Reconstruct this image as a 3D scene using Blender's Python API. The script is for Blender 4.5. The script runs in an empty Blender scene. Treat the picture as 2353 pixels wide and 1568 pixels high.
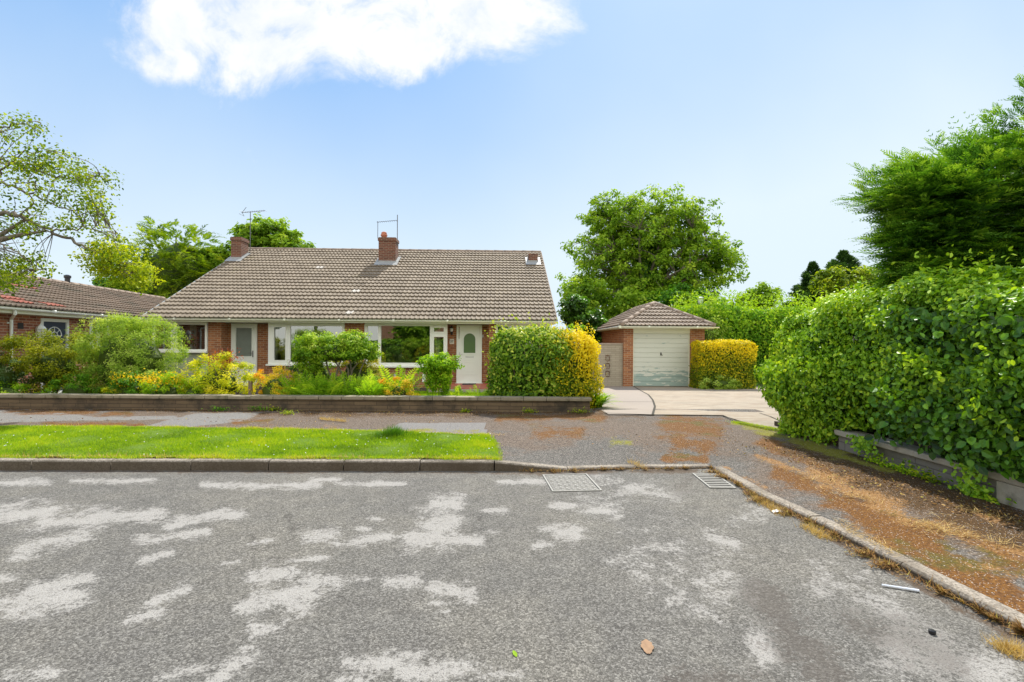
import bpy, math, random
import numpy as np
R = math.radians
scene = bpy.context.scene
COL = scene.collection

# ------------------------------------------------------------------ camera
CAMH = 1.487; FPX = 1110.0; IW, IH = 2353.0, 1568.0; HORZ = 790.0; ROLL = R(.35)
cam_d = bpy.data.cameras.new('camera'); cam = bpy.data.objects.new('camera', cam_d); COL.objects.link(cam)
cam_d.sensor_width = 36.0; cam_d.lens = 36.0 * FPX / IW
cam_d.shift_y = (HORZ - IH / 2) / IW; cam_d.clip_start = .05; cam_d.clip_end = 3000
cam.location = (0, 0, CAMH)
cam.rotation_mode = 'XYZ'; cam.rotation_euler = (R(90), -ROLL, 0)
scene.camera = cam

# ------------------------------------------------------------------ light
SUN_EL = R(50); SUN_AZ = R(16)          # azimuth measured from +y towards +x
sd = bpy.data.lights.new('sun', 'SUN'); sd.energy = 3.3; sd.angle = R(.5); sd.color = (1, .95, .86)
sun = bpy.data.objects.new('sun', sd); COL.objects.link(sun)
sun.rotation_euler = (R(90) - SUN_EL, 0, math.pi - SUN_AZ)
scene.view_settings.view_transform = 'Standard'; scene.view_settings.look = 'None'
scene.view_settings.gamma = 1; scene.view_settings.use_curve_mapping = False
scene.view_settings.exposure = .95
scene.cycles.max_bounces = 6; scene.cycles.transparent_max_bounces = 12
scene.cycles.diffuse_bounces = 3; scene.cycles.glossy_bounces = 3; scene.cycles.transmission_bounces = 3
scene.cycles.sample_clamp_indirect = 6

class NT:
    def __init__(s, tree): s.t = tree; s.L = tree.links
    def n(s, kind, **kw):
        nd = s.t.nodes.new(kind)
        ins = kw.pop('i', {})
        for k, v in kw.items(): setattr(nd, k, v)
        for k, v in ins.items(): s.put(nd.inputs[k], v)
        return nd
    def put(s, sock, v):
        if isinstance(v, bpy.types.NodeSocket): s.L.new(v, sock)
        else: sock.default_value = v
    def math(s, op, a, b=None, c=None, clamp=False):
        nd = s.t.nodes.new('ShaderNodeMath'); nd.operation = op; nd.use_clamp = clamp
        s.put(nd.inputs[0], a)
        if b is not None: s.put(nd.inputs[1], b)
        if c is not None: s.put(nd.inputs[2], c)
        return nd.outputs[0]
    def mix(s, f, a, b, mode='MIX'):
        nd = s.t.nodes.new('ShaderNodeMix'); nd.data_type = 'RGBA'; nd.blend_type = mode
        s.put(nd.inputs[0], f); s.put(nd.inputs[6], col4(a)); s.put(nd.inputs[7], col4(b))
        return nd.outputs[2]
    def ramp(s, f, stops, interp='LINEAR'):
        nd = s.t.nodes.new('ShaderNodeValToRGB'); nd.color_ramp.interpolation = interp
        e = nd.color_ramp.elements
        while len(e) < len(stops): e.new(.5)
        for k, (p, c) in enumerate(stops): e[k].position = p; e[k].color = col4(c)
        s.put(nd.inputs[0], f); return nd.outputs[0]
    def noise(s, vec, scale, detail=3, rough=.5, dist=0):
        nd = s.n('ShaderNodeTexNoise', i={'Scale': scale, 'Detail': detail, 'Roughness': rough, 'Distortion': dist})
        if vec is not None: s.L.new(vec, nd.inputs['Vector'])
        return nd.outputs[0]
    def step(s, v, a, b):
        nd = s.t.nodes.new('ShaderNodeMapRange'); nd.interpolation_type = 'SMOOTHSTEP'
        s.put(nd.inputs[0], v); nd.inputs[1].default_value = a; nd.inputs[2].default_value = b
        return nd.outputs[0]
def col4(c):
    if isinstance(c, bpy.types.NodeSocket): return c
    if isinstance(c, (int, float)): return (c, c, c, 1)
    return tuple(c) if len(c) == 4 else (*c, 1)

w = bpy.data.worlds.new('World'); scene.world = w; w.use_nodes = True
w.node_tree.nodes.clear(); T = NT(w.node_tree)
sky = T.n('ShaderNodeTexSky'); sky.sky_type = 'NISHITA'; sky.sun_disc = False
sky.sun_elevation = SUN_EL; sky.sun_rotation = SUN_AZ; sky.air_density = 1.0; sky.dust_density = 1.6; sky.ozone_density = 1.6
tc = T.n('ShaderNodeTexCoord'); sep = T.n('ShaderNodeSeparateXYZ', i={0: tc.outputs['Generated']})
yy = T.math('MAXIMUM', sep.outputs[1], .05)
u = T.math('DIVIDE', sep.outputs[0], yy); v = T.math('DIVIDE', sep.outputs[2], yy)
uv = T.n('ShaderNodeCombineXYZ', i={0: u, 1: v, 2: 0.0}).outputs[0]
n1 = T.noise(uv, 4.2, 9, .64, .35); n2 = T.noise(uv, 1.3, 4, .5)
best = None
for (cx, cy, rx, ry) in ((520, 30, 250, 150), (600, 120, 150, 90), (760, 30, 330, 140), (930, 90, 170, 85), (1080, 30, 200, 95), (395, 150, 75, 55), (390, 60, 100, 100), (1130, 70, 80, 50)):
    a = T.math('MULTIPLY', T.math('SUBTRACT', u, (cx - 1176) / FPX), FPX / rx)
    b = T.math('MULTIPLY', T.math('SUBTRACT', v, (790 - cy) / FPX), FPX / ry)
    r = T.math('SQRT', T.math('ADD', T.math('MULTIPLY', a, a), T.math('MULTIPLY', b, b)))
    m = T.math('SUBTRACT', 1.0, r)
    best = m if best is None else T.math('MAXIMUM', best, m)
best = T.math('MAXIMUM', best, -.8)
cl = T.step(T.math('ADD', best, T.math('MULTIPLY', T.math('SUBTRACT', n1, .5), 3.0)), -.32, .52)
front = T.step(sep.outputs[1], .1, .3)
n3 = T.noise(uv, 9.0, 8, .62, .4); cl = T.math('MULTIPLY', cl, T.math('SUBTRACT', 1.0, T.math('MULTIPLY', T.step(n3, .50, .80), .75)))
cl = T.math('MULTIPLY', cl, front)
# thin pale veil, denser low down and towards the sun side
veil = T.math('ADD', T.math('MULTIPLY', T.step(sep.outputs[2], .62, -.02), 1.05), T.math('MULTIPLY', T.math('SUBTRACT', n2, .5), .55), clamp=True)
veil2 = T.math('ADD', veil, T.math('MULTIPLY', T.step(sep.outputs[0], -.45, .7), .46), clamp=True)
skyc = T.mix(.85, sky.outputs[0], (1.95, 4.1, 7.65))
skyc = T.mix(T.math('MULTIPLY', veil2, 1.0), skyc, (6.1, 7.15, 7.9))
skyc = T.mix(cl, skyc, T.mix(T.step(n1, .35, .62), (6.6, 7.1, 7.8), (8.1, 8.15, 8.25)))
# unseen sky behind the camera brightened to white, added as fill for the facade
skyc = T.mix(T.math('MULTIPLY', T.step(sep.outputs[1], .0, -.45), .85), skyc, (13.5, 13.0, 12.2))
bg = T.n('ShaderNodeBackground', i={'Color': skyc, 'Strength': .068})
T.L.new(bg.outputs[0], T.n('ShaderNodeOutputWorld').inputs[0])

# ------------------------------------------------------------------ camera maths used for laying out real positions
cR, sR = math.cos(ROLL), math.sin(ROLL)
def ray(px, py):
    a = (px - 1176.5) / FPX; b = (HORZ - py) / FPX
    return np.array([a * cR - b * sR, 1.0, a * sR + b * cR])
def G(px, py, z=0.0):
    r = ray(px, py); t = (z - CAMH) / r[2]; return np.array([r[0] * t, t, z])
def D(px, py, d):
    r = ray(px, py); return np.array([r[0] * d, d, CAMH + r[2] * d])
def project(x, y, z):
    z = z - CAMH; y = np.maximum(y, .2)
    return 1176.5 + FPX * (x * cR + z * sR) / y, HORZ - FPX * (-x * sR + z * cR) / y

# ------------------------------------------------------------------ mesh builder
class MB:
    def __init__(s): s.V = []; s.F = []; s.n = 0; s.A = []
    def add(s, V, F, tone=None):
        V = np.asarray(V, float).reshape(-1, 3)
        if not isinstance(F, list): F = [F]
        for f in F:
            f = np.asarray(f, int)
            if f.size: s.F.append(f + s.n)
        s.V.append(V); s.A.append(np.zeros(len(V)) + .5 if tone is None else np.asarray(tone, float)); s.n += len(V); return s
    def box(s, x0, x1, y0, y1, z0, z1, rz=0, c=None):
        V = np.array([(x, y, z) for z in (z0, z1) for (x, y) in ((x0, y0), (x1, y0), (x1, y1), (x0, y1))], float)
        if rz:
            c = ((x0 + x1) / 2, (y0 + y1) / 2) if c is None else c
            a = V[:, 0] - c[0]; b = V[:, 1] - c[1]
            V[:, 0] = c[0] + a * math.cos(rz) - b * math.sin(rz); V[:, 1] = c[1] + a * math.sin(rz) + b * math.cos(rz)
        return s.add(V, [(3, 2, 1, 0), (4, 5, 6, 7), (0, 1, 5, 4), (1, 2, 6, 5), (2, 3, 7, 6), (3, 0, 4, 7)])
    def tube(s, pts, rad, n=6, cap=True, tone=.5):
        P = np.asarray(pts, float); k = len(P)
        rad = np.full(k, rad) if np.isscalar(rad) else np.asarray(rad, float)
        t = np.gradient(P, axis=0); t /= np.linalg.norm(t, axis=1)[:, None] + 1e-9
        ref = np.array([0, 0, 1.]) if abs(t[0][2]) < .8 else np.array([1., 0, 0])
        V = []
        a = np.cross(t[0], ref); a /= np.linalg.norm(a)
        ang = np.arange(n) * 2 * math.pi / n
        for j in range(k):
            a = a - t[j] * a.dot(t[j]); a /= np.linalg.norm(a) + 1e-9; b = np.cross(t[j], a)
            V.append(P[j] + rad[j] * (np.cos(ang)[:, None] * a + np.sin(ang)[:, None] * b))
        i = np.arange(n); i2 = (i + 1) % n; F = []
        for j in range(k - 1): F.append(np.stack([j * n + i, j * n + i2, (j + 1) * n + i2, (j + 1) * n + i], 1))
        Fs = [np.concatenate(F)]
        if cap: Fs += [np.arange(n)[::-1][None], (np.arange(n) + (k - 1) * n)[None]]
        V = np.concatenate(V); return s.add(V, Fs, np.full(len(V), tone))
    def lathe(s, prof, c=(0, 0, 0), n=12):
        V = []; ang = np.arange(n) * 2 * math.pi / n
        for r, z in prof: V += [(c[0] + r * math.cos(a), c[1] + r * math.sin(a), c[2] + z) for a in ang]
        i = np.arange(n); i2 = (i + 1) % n
        F = [np.concatenate([np.stack([j * n + i, j * n + i2, (j + 1) * n + i2, (j + 1) * n + i], 1) for j in range(len(prof) - 1)])]
        F += [np.arange(n)[::-1][None], (np.arange(n) + (len(prof) - 1) * n)[None]]
        return s.add(V, F)
    def plate(s, x0, x1, z0, z1, holes, y, dep):
        """flat plate facing -y with rectangular holes, outer edge and hole reveals"""
        xs = sorted({x0, x1, *[h[0] for h in holes], *[h[1] for h in holes]}); zs = sorted({z0, z1, *[h[2] for h in holes], *[h[3] for h in holes]})
        for a, b in zip(xs, xs[1:]):
            for c, d in zip(zs, zs[1:]):
                mx, mz = (a + b) / 2, (c + d) / 2
                if any(h[0] < mx < h[1] and h[2] < mz < h[3] for h in holes): continue
                s.add([(a, y, c), (b, y, c), (b, y, d), (a, y, d)], [(0, 1, 2, 3)])
        for (a, b, c, d), o in [((x0, x1, z0, z1), 1)] + [(h[:4], -1) for h in holes]:
            q = [(a, c), (b, c), (b, d), (a, d)]
            for k in range(4):
                p, r = q[k], q[(k + 1) % 4]
                s.add([(p[0], y, p[1]), (p[0], y + dep, p[1]), (r[0], y + dep, r[1]), (r[0], y, r[1])], [(0, 1, 2, 3) if o > 0 else (3, 2, 1, 0)])
        return s
    def build(s, name, mat, parent=None, smooth=False, attrs=None, bevel=0, loc=None):
        V = np.concatenate(s.V); me = bpy.data.meshes.new(name)
        me.vertices.add(len(V)); me.vertices.foreach_set('co', V.ravel().astype(np.float32))
        Fs = [(f if f.ndim == 2 else f[None]) for f in s.F]
        vi = np.concatenate([f.ravel() for f in Fs]); tot = np.concatenate([np.full(len(f), f.shape[1]) for f in Fs])
        me.loops.add(len(vi)); me.loops.foreach_set('vertex_index', vi.astype(np.int32))
        me.polygons.add(len(tot)); st = np.concatenate([[0], np.cumsum(tot)[:-1]])
        me.polygons.foreach_set('loop_start', st.astype(np.int32)); me.polygons.foreach_set('loop_total', tot.astype(np.int32))
        me.polygons.foreach_set('use_smooth', np.full(len(tot), smooth))
        me.update(calc_edges=True)
        a = me.attributes.new('tone', 'FLOAT', 'POINT'); a.data.foreach_set('value', np.concatenate(s.A).astype(np.float32))
        for k, val in (attrs or {}).items():
            a = me.attributes.new(k, 'FLOAT', 'POINT'); a.data.foreach_set('value', np.asarray(val, np.float32))
        me.materials.append(mat)
        o = bpy.data.objects.new(name, me); COL.objects.link(o)
        if parent is not None: o.parent = parent
        if loc is not None: o.location = loc
        if bevel:
            b = o.modifiers.new('bevel', 'BEVEL'); b.width = bevel; b.segments = 2; b.limit_method = 'ANGLE'
        return o
def tag(o, label, cat, group=None, kind=None):
    if label: o['label'] = label
    if cat: o['category'] = cat
    if group: o['group'] = group
    if kind: o['kind'] = kind
    return o
def thing(name, label, cat, loc=(0, 0, 0), rz=0, group=None):
    o = bpy.data.objects.new(name, None); COL.objects.link(o); o.location = loc; o.rotation_euler = (0, 0, rz); o.empty_display_size = .1
    return tag(o, label, cat, group)
def struct(o): o['kind'] = 'structure'; return o
def stuff(o, label, cat): return tag(o, label, cat, kind='stuff')

# ------------------------------------------------------------------ materials
def newmat(name):
    m = bpy.data.materials.new(name); m.use_nodes = True; m.node_tree.nodes.clear(); return m, NT(m.node_tree)
def finish(t, shader): t.L.new(shader, t.n('ShaderNodeOutputMaterial').inputs[0])
def objco(t): return t.n('ShaderNodeTexCoord').outputs['Object']
def attr(t, name):
    return t.n('ShaderNodeAttribute', attribute_name=name).outputs['Fac']
def bump(t, h, strength=.3, dist=.01):
    return t.n('ShaderNodeBump', i={'Height': h, 'Strength': strength, 'Distance': dist}).outputs[0]
def prin(t, color, rough=.7, normal=None, spec=.5, metal=0, **kw):
    p = t.n('ShaderNodeBsdfPrincipled'); t.put(p.inputs['Base Color'], col4(color)); t.put(p.inputs['Roughness'], rough)
    p.inputs['Specular IOR Level'].default_value = spec; p.inputs['Metallic'].default_value = metal
    if normal is not None: t.L.new(normal, p.inputs['Normal'])
    for k, v_ in kw.items(): t.put(p.inputs[k], v_)
    return p.outputs[0]
def plain(name, c, rough=.6, var=.15, scale=6, spec=.5, metal=0, bmp=0, grime=None):
    m, t = newmat(name); co = objco(t); n = t.noise(co, scale, 5, .6)
    cc = t.mix(n, [x * (1 - var) for x in c], [min(1, x * (1 + var)) for x in c])
    if grime:
        g = t.step(t.noise(co, grime[1], 6, .65), grime[2], grime[2] + .18); cc = t.mix(g, cc, grime[0])
    finish(t, prin(t, cc, rough, bump(t, t.noise(co, scale * 8, 3), bmp, .01) if bmp else None, spec, metal)); return m
def foliage(name, stops, trans=.35, rough=.45, spec=.4):
    trans = min(.5, trans + .10); spec *= .55; rough = min(.75, rough + .12)
    stops = [(min(.95, c_[0] * 1.35 + .006), min(.95, c_[1] * 1.28 + .006), c_[2] * .85) for c_ in stops]
    """tone attribute (0..1) chooses the leaf colour: every leaf keeps its own green"""
    m, t = newmat(name); k = len(stops)
    c = t.ramp(attr(t, 'tone'), [(i / (k - 1), s_) for i, s_ in enumerate(stops)])
    p = prin(t, c, rough, spec=spec)
    tr = t.n('ShaderNodeBsdfTranslucent'); t.put(tr.inputs[0], t.mix(1.0, c, (1.0, .95, .35), 'MULTIPLY'))
    mx = t.n('ShaderNodeMixShader'); mx.inputs[0].default_value = trans; t.L.new(p, mx.inputs[1]); t.L.new(tr.outputs[0], mx.inputs[2])
    finish(t, mx.outputs[0]); return m
def bark(name, c1, c2, sc=9):
    m, t = newmat(name); co = objco(t); n = t.noise(co, sc, 6, .7)
    finish(t, prin(t, t.mix(n, c1, c2), .9, bump(t, n, .6, .03))); return m
def brickmat(name, c1, c2, mortar, bw=.225, bh=.075, ms=.011, var=.5, tint=None):
    m, t = newmat(name); co = objco(t); sp = t.n('ShaderNodeSeparateXYZ', i={0: co})
    vec = t.n('ShaderNodeCombineXYZ', i={0: t.math('ADD', sp.outputs[0], sp.outputs[1]), 1: sp.outputs[2], 2: 0.0}).outputs[0]
    b = t.n('ShaderNodeTexBrick', i={'Vector': vec, 'Color1': col4(c1), 'Color2': col4(c2), 'Mortar': col4(mortar), 'Scale': 1.0, 'Mortar Size': ms, 'Mortar Smooth': .2, 'Bias': -.1, 'Brick Width': bw, 'Row Height': bh})
    n = t.noise(co, 3.0, 5, .6); n2 = t.noise(co, 60, 3, .6)
    c = t.mix(t.math('MULTIPLY', n, var), b.outputs[0], t.mix(1, b.outputs[0], (.55, .5, .5), 'MULTIPLY'))
    c = t.mix(t.math('MULTIPLY', n2, .35), c, t.mix(1, c, (.6, .6, .6), 'MULTIPLY'))
    if tint: c = t.mix(t.step(t.noise(co, 1.6, 6, .7), .45, .7), c, tint)
    h = t.math('SUBTRACT', t.math('MULTIPLY', n2, .3), b.outputs[1])
    finish(t, prin(t, c, .85, bump(t, h, .6, .006))); return m

M = {}
M['brick'] = brickmat('brick', (.50, .20, .075), (.27, .09, .04), (.50, .34, .21))
M['brick_dark'] = brickmat('chimney_brick', (.20, .066, .038), (.10, .036, .026), (.27, .20, .135))
M['brick_near'] = brickmat('neighbour_brick', (.47, .17, .08), (.24, .07, .045), (.55, .36, .25))
M['brick_opp'] = brickmat('opposite_brick', (.36, .15, .08), (.22, .08, .05), (.4, .3, .2))
M['cream_block'] = brickmat('cream_block', (.52, .47, .36), (.43, .385, .29), (.34, .30, .22), .3, .075, .007, .4)
M['wallblock'] = brickmat('garden_wall_block', (.21, .15, .085), (.14, .10, .058), (.08, .058, .036), .45, .075, .006, .7, (.04, .032, .022))
M['greyblock'] = brickmat('grey_wall_block', (.27, .24, .20), (.21, .19, .16), (.15, .13, .11), .44, .11, .007, .6, (.13, .12, .09))
M['coping2'] = plain('pale_coping_stone', (.36, .32, .25), .9, .3, 9, bmp=.4, grime=((.16, .14, .09), 4, .55))
M['coping'] = plain('coping_stone', (.25, .215, .15), .9, .35, 7, bmp=.4, grime=((.10, .10, .05), 3.2, .52))
M['white'] = plain('white_upvc', (.84, .86, .80), .35, .03, 3)
M['fascia'] = plain('white_fascia_bounce', (.80, .82, .66), .4, .05, 2)  # white with green bounce light from the grass tinted into the colour
M['door_white'] = plain('white_door', (.82, .86, .80), .35, .03, 2)
M['lead'] = plain('lead_flashing', (.30, .31, .31), .6, .2, 9)
M['dark'] = plain('dark_metal', (.02, .02, .022), .4, .1)
M['alu'] = plain('aerial_metal', (.13, .13, .135), .5, .1, metal=.3)
M['greyc'] = plain('grey_trim', (.42, .46, .46), .6, .1)
M['terracotta'] = plain('terracotta', (.48, .17, .10), .8, .2)
M['redtile'] = plain('red_quarry_tile', (.42, .12, .07), .6, .25, 5)
M['concrete'] = plain('path_concrete', (.42, .36, .29), .9, .2, 4, bmp=.2)
M['render'] = plain('green_render', (.36, .40, .29), .95, .05, 4, bmp=.5)
M['navy'] = plain('navy_door', (.035, .05, .085), .35, .08)
M['wood'] = plain('grey_timber', (.19, .14, .10), .9, .4, 12)
M['inner'] = plain('room_wall', (.30, .28, .25), .9, .1)
M['curtain'] = plain('curtain', (.7, .68, .62), .9, .06)
M['twig'] = bark('twig_bark', (.10, .07, .045), (.22, .17, .12), 14)
M['bark'] = bark('grey_bark', (.09, .075, .055), (.22, .19, .14))
M['darkbark'] = bark('dark_bark', (.035, .028, .02), (.09, .07, .05))
M['orange'] = plain('orange_petal', (.7, .14, .05), .6, .2)
M['cap'] = plain('black_plastic', (.012, .012, .014), .35, .1)
M['deadleaf'] = plain('dead_leaf', (.27, .16, .085), .8, .5, 30)
M['paper'] = plain('white_plastic', (.72, .75, .82), .4, .05)
M['mat'] = plain('door_mat', (.07, .06, .06), .95, .4, 40)
M['soil'] = plain('garden_soil', (.06, .042, .025), .95, .4, 6, bmp=.4)

def tilemat(name, a, b, moss, mossamt=.60):
    m, t = newmat(name); co = objco(t); n = t.noise(co, .9, 6, .65); n2 = t.noise(co, 30, 4, .6); n3 = t.noise(co, 3.5, 5, .6)
    c = t.mix(n3, a, b); c = t.mix(t.math('MULTIPLY', n2, .5), c, t.mix(1, c, (.55, .5, .45), 'MULTIPLY'))
    c = t.mix(t.step(n, mossamt, mossamt + .2), c, moss)
    c = t.mix(t.math('MULTIPLY', attr(t, 'tone'), .5), c, t.mix(1, c, (.5, .47, .43), 'MULTIPLY'))
    finish(t, prin(t, c, .85, bump(t, n2, .35, .01))); return m
M['tile'] = tilemat('roof_tile', (.335, .275, .20), (.235, .19, .14), (.28, .235, .12))
M['tile2'] = tilemat('neighbour_tile', (.33, .25, .18), (.20, .155, .12), (.13, .115, .08), .5)
M['ridge'] = plain('ridge_tile', (.27, .205, .155), .85, .3, 5, bmp=.3)
M['paletile'] = plain('pale_tile', (.37, .335, .29), .7, .15)
M['redpatch'] = plain('red_replacement_tile', (.42, .15, .10), .7, .2)
M['garagetile'] = tilemat('garage_tile', (.37, .295, .225), (.27, .215, .165), (.26, .22, .13), .62)

def glassmat(name, refl, tint):
    m, t = newmat(name)
    tr = t.n('ShaderNodeBsdfTransparent'); t.put(tr.inputs[0], col4(tint)); gl = t.n('ShaderNodeBsdfGlossy', i={'Roughness': .004}); t.put(gl.inputs[0], col4((.9, .95, .9)))
    mx = t.n('ShaderNodeMixShader'); mx.inputs[0].default_value = refl; t.L.new(tr.outputs[0], mx.inputs[1]); t.L.new(gl.outputs[0], mx.inputs[2]); finish(t, mx.outputs[0]); return m
M['glass'] = glassmat('window_glass', .27, (.5, .55, .5))
def frosted(name, c):
    m, t = newmat(name); co = objco(t); n = t.noise(co, 70, 3, .6)
    finish(t, prin(t, t.mix(t.noise(co, 5, 3), [x * .75 for x in c], c), .22, bump(t, n, .4, .01), .6)); return m
M['frost'] = frosted('frosted_glass', (.20, .24, .21)); M['greenfrost'] = frosted('green_frosted_glass', (.10, .19, .06))
M['lampglass'] = frosted('lamp_glass', (.75, .78, .75))

# painted-metal garage door, flaking near the bottom
m, t = newmat('flaking_white_paint'); co = objco(t); sp = t.n('ShaderNodeSeparateXYZ', i={0: co})
st = t.n('ShaderNodeMapping', i={'Vector': co, 'Scale': (1, 1, 4.0)}).outputs[0]
fl = t.math('ADD', t.noise(st, 2.2, 8, .7), t.math('MULTIPLY', t.step(sp.outputs[2], .9, .05), .21))
c = t.mix(t.step(fl, .63, .66), (.66, .69, .60), (.36, .47, .42)); c = t.mix(t.step(t.noise(st, 5, 7, .75), .63, .68), c, (.38, .38, .32))
finish(t, prin(t, c, .6, bump(t, fl, .2, .01))); M['gdoor'] = m

# ---- ground materials
def speckle(t, co, sc=85.0):
    vo = t.n('ShaderNodeTexVoronoi', i={'Vector': co, 'Scale': sc, 'Randomness': 1.0})
    hs = t.n('ShaderNodeSeparateColor', i={0: vo.outputs['Color']}); return hs.outputs[0], vo.outputs['Distance']
m, t = newmat('road_asphalt'); co = objco(t); s1, dd = speckle(t, co, 105); s2, _ = speckle(t, co, 230)
base = t.ramp(t.math('ADD', t.math('MULTIPLY', s1, .6), t.math('MULTIPLY', s2, .4)), [(.15, (.068, .063, .055)), (.42, (.120, .113, .100)), (.62, (.158, .149, .132)), (.88, (.27, .256, .23))])
big = t.noise(co, .7, 5, .6); base = t.mix(t.step(big, .40, .66), base, t.mix(1, base, (1.22, 1.2, 1.15), 'MULTIPLY'))
mid = t.noise(co, 6, 4, .6); base = t.mix(t.step(mid, .3, .7), t.mix(1, base, (.84, .84, .85), 'MULTIPLY'), base)
edge = t.math('ADD', t.math('MULTIPLY', t.math('SUBTRACT', t.noise(co, 9.5, 6, .7), .5), 2.6), t.math('ADD', t.math('MULTIPLY', t.math('SUBTRACT', t.noise(co, 2.6, 10, .78), .5), 4.6), t.math('MULTIPLY', t.math('SUBTRACT', t.noise(co, 38, 5, .8), .5), 3.2)))
pf = t.math('ADD', attr(t, 'pale'), edge)
palec = t.mix(t.noise(co, 4, 4), (.33, .312, .285), (.42, .40, .37)); palec = t.mix(t.step(s2, .14, .02), palec, (.10, .09, .08))
palec = t.mix(t.math('MULTIPLY', s1, .45), palec, (.33, .31, .29))
c = t.mix(t.math('MULTIPLY', t.step(pf, .0, .8), .82), base, palec)
c = t.mix(t.math('MULTIPLY', t.step(t.math('ADD', attr(t, 'stain'), t.math('MULTIPLY', edge, .7)), .0, .5), .55), c, (.085, .07, .058))
c = t.mix(t.math('MULTIPLY', t.step(t.math('ADD', attr(t, 'dirt'), t.math('MULTIPLY', edge, .55)), .1, .7), .75), c, (.085, .05, .025))
wob = t.n('ShaderNodeMix', data_type='VECTOR') if False else None
wv = t.n('ShaderNodeVectorMath', operation='ADD', i={0: co, 1: t.n('ShaderNodeVectorMath', operation='SCALE', i={0: t.n('ShaderNodeTexNoise', i={'Vector': co, 'Scale': 3.0, 'Detail': 6.0}).outputs['Color'], 'Scale': .5}).outputs[0]}).outputs[0]
ck = t.n('ShaderNodeTexVoronoi', feature='DISTANCE_TO_EDGE', i={'Vector': wv, 'Scale': .42}).outputs['Distance']
ckm = t.math('MULTIPLY', t.step(ck, .0045, .0015), t.step(t.noise(co, .9, 3), .50, .58)); c = t.mix(t.math('MULTIPLY', ckm, .45), c, (.035, .03, .026))
hgt = t.math('ADD', t.math('MULTIPLY', s1, .6), t.math('MULTIPLY', t.noise(co, 120, 2), .6))
hgt = t.math('SUBTRACT', hgt, t.math('MULTIPLY', dd, .5))
finish(t, prin(t, c, .88, bump(t, hgt, .75, .008), .3)); M['road'] = m

m, t = newmat('pavement_asphalt'); co = objco(t); s1, dd = speckle(t, co, 80); s2, _ = speckle(t, co, 180)
base = t.ramp(t.math('ADD', t.math('MULTIPLY', s1, .6), t.math('MULTIPLY', s2, .4)), [(.12, (.052, .047, .041)), (.5, (.105, .096, .085)), (.85, (.215, .198, .175))])
n_hi = t.math('SUBTRACT', t.noise(co, 26, 5, .7), .5); n_lo = t.math('SUBTRACT', t.noise(co, 2.6, 6, .65), .5)
e1 = t.math('ADD', t.math('MULTIPLY', n_hi, 2.2), t.math('MULTIPLY', n_lo, 4.2)); n_b = t.math('SUBTRACT', t.noise(co, 45, 4, .7), .5)
e2 = t.math('ADD', t.math('MULTIPLY', n_b, 3.0), t.math('MULTIPLY', n_lo, 3.4))
brown = t.mix(s1, (.07, .048, .034), (.20, .15, .112))
c = t.mix(t.math('MULTIPLY', t.step(t.math('ADD', attr(t, 'brown'), t.math('MULTIPLY', e1, .6)), -.4, .3), .88), base, brown)
c = t.mix(t.step(t.math('ADD', attr(t, 'patch'), t.math('MULTIPLY', n_hi, .35)), .42, .52), c, t.mix(.6, base, (.25, .24, .23)))
mossc = t.mix(t.step(t.noise(co, 1.7, 5, .65), .54, .66), t.ramp(t.noise(co, 70, 4, .7), [(.32, (.038, .014, .003)), (.5, (.145, .055, .005)), (.7, (.29, .13, .013))]), t.ramp(t.noise(co, 75, 4, .7), [(.32, (.03, .022, .003)), (.5, (.095, .072, .006)), (.7, (.21, .155, .014))]))
c = t.mix(t.math('MULTIPLY', t.step(t.math('ADD', attr(t, 'moss'), e1), -.2, .6), .93), c, mossc)
c = t.mix(t.math('MULTIPLY', t.step(t.math('ADD', attr(t, 'darkmoss'), e2), -.1, .9), .95), c, t.ramp(t.noise(co, 90, 4, .7), [(.32, (.018, .011, .004)), (.5, (.06, .03, .007)), (.7, (.19, .09, .02))]))
c = t.mix(t.math('MULTIPLY', t.step(t.math('ADD', attr(t, 'straw'), e2), .45, 1.05), .9), c, t.ramp(t.noise(co, 80, 4, .75), [(.35, (.11, .045, .012)), (.5, (.30, .15, .045)), (.7, (.52, .34, .15))]))
c = t.mix(t.math('MULTIPLY', t.step(t.math('ADD', attr(t, 'green'), e1), .15, .8), .9), c, t.ramp(t.noise(co, 80, 4, .7), [(.3, (.09, .08, .008)), (.6, (.26, .25, .02))]))
c = t.mix(t.step(s2, .965, .985), c, (.5, .44, .38))
finish(t, prin(t, c, .92, bump(t, t.math('ADD', s1, t.noise(co, 90, 3)), .8, .008), .25)); M['pave'] = m

m, t = newmat('driveway_concrete'); co = objco(t); st = t.n('ShaderNodeMapping', i={'Vector': co, 'Scale': (.8, 3.0, 1)}).outputs[0]
c = t.mix(t.noise(co, .6, 5, .6), (.315, .26, .195), (.41, .345, .265)); c = t.mix(t.math('MULTIPLY', t.step(t.noise(st, 2.2, 8, .72), .44, .66), .7), c, (.25, .175, .115)); c = t.mix(t.math('MULTIPLY', t.step(t.noise(co, .9, 7, .7), .48, .62), .4), c, (.20, .17, .13))
c = t.mix(t.math('MULTIPLY', t.step(t.noise(co, 45, 3, .6), .55, .7), .35), c, (.22, .18, .14))
finish(t, prin(t, c, .9, bump(t, t.noise(co, 60, 4), .35, .01), .3)); M['drive'] = m
m, t = newmat('driveway_slab'); co = objco(t)
c = t.mix(t.noise(co, 1.2, 5, .6), (.285, .24, .20), (.345, .295, .25)); c = t.mix(t.math('MULTIPLY', t.step(t.noise(co, 50, 3, .6), .5, .7), .4), c, (.28, .22, .18))
finish(t, prin(t, c, .9, bump(t, t.noise(co, 60, 4), .35, .01), .3)); M['slab'] = m
m, t = newmat('kerb_concrete'); co = objco(t); s1, dd = speckle(t, co, 90)
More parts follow.
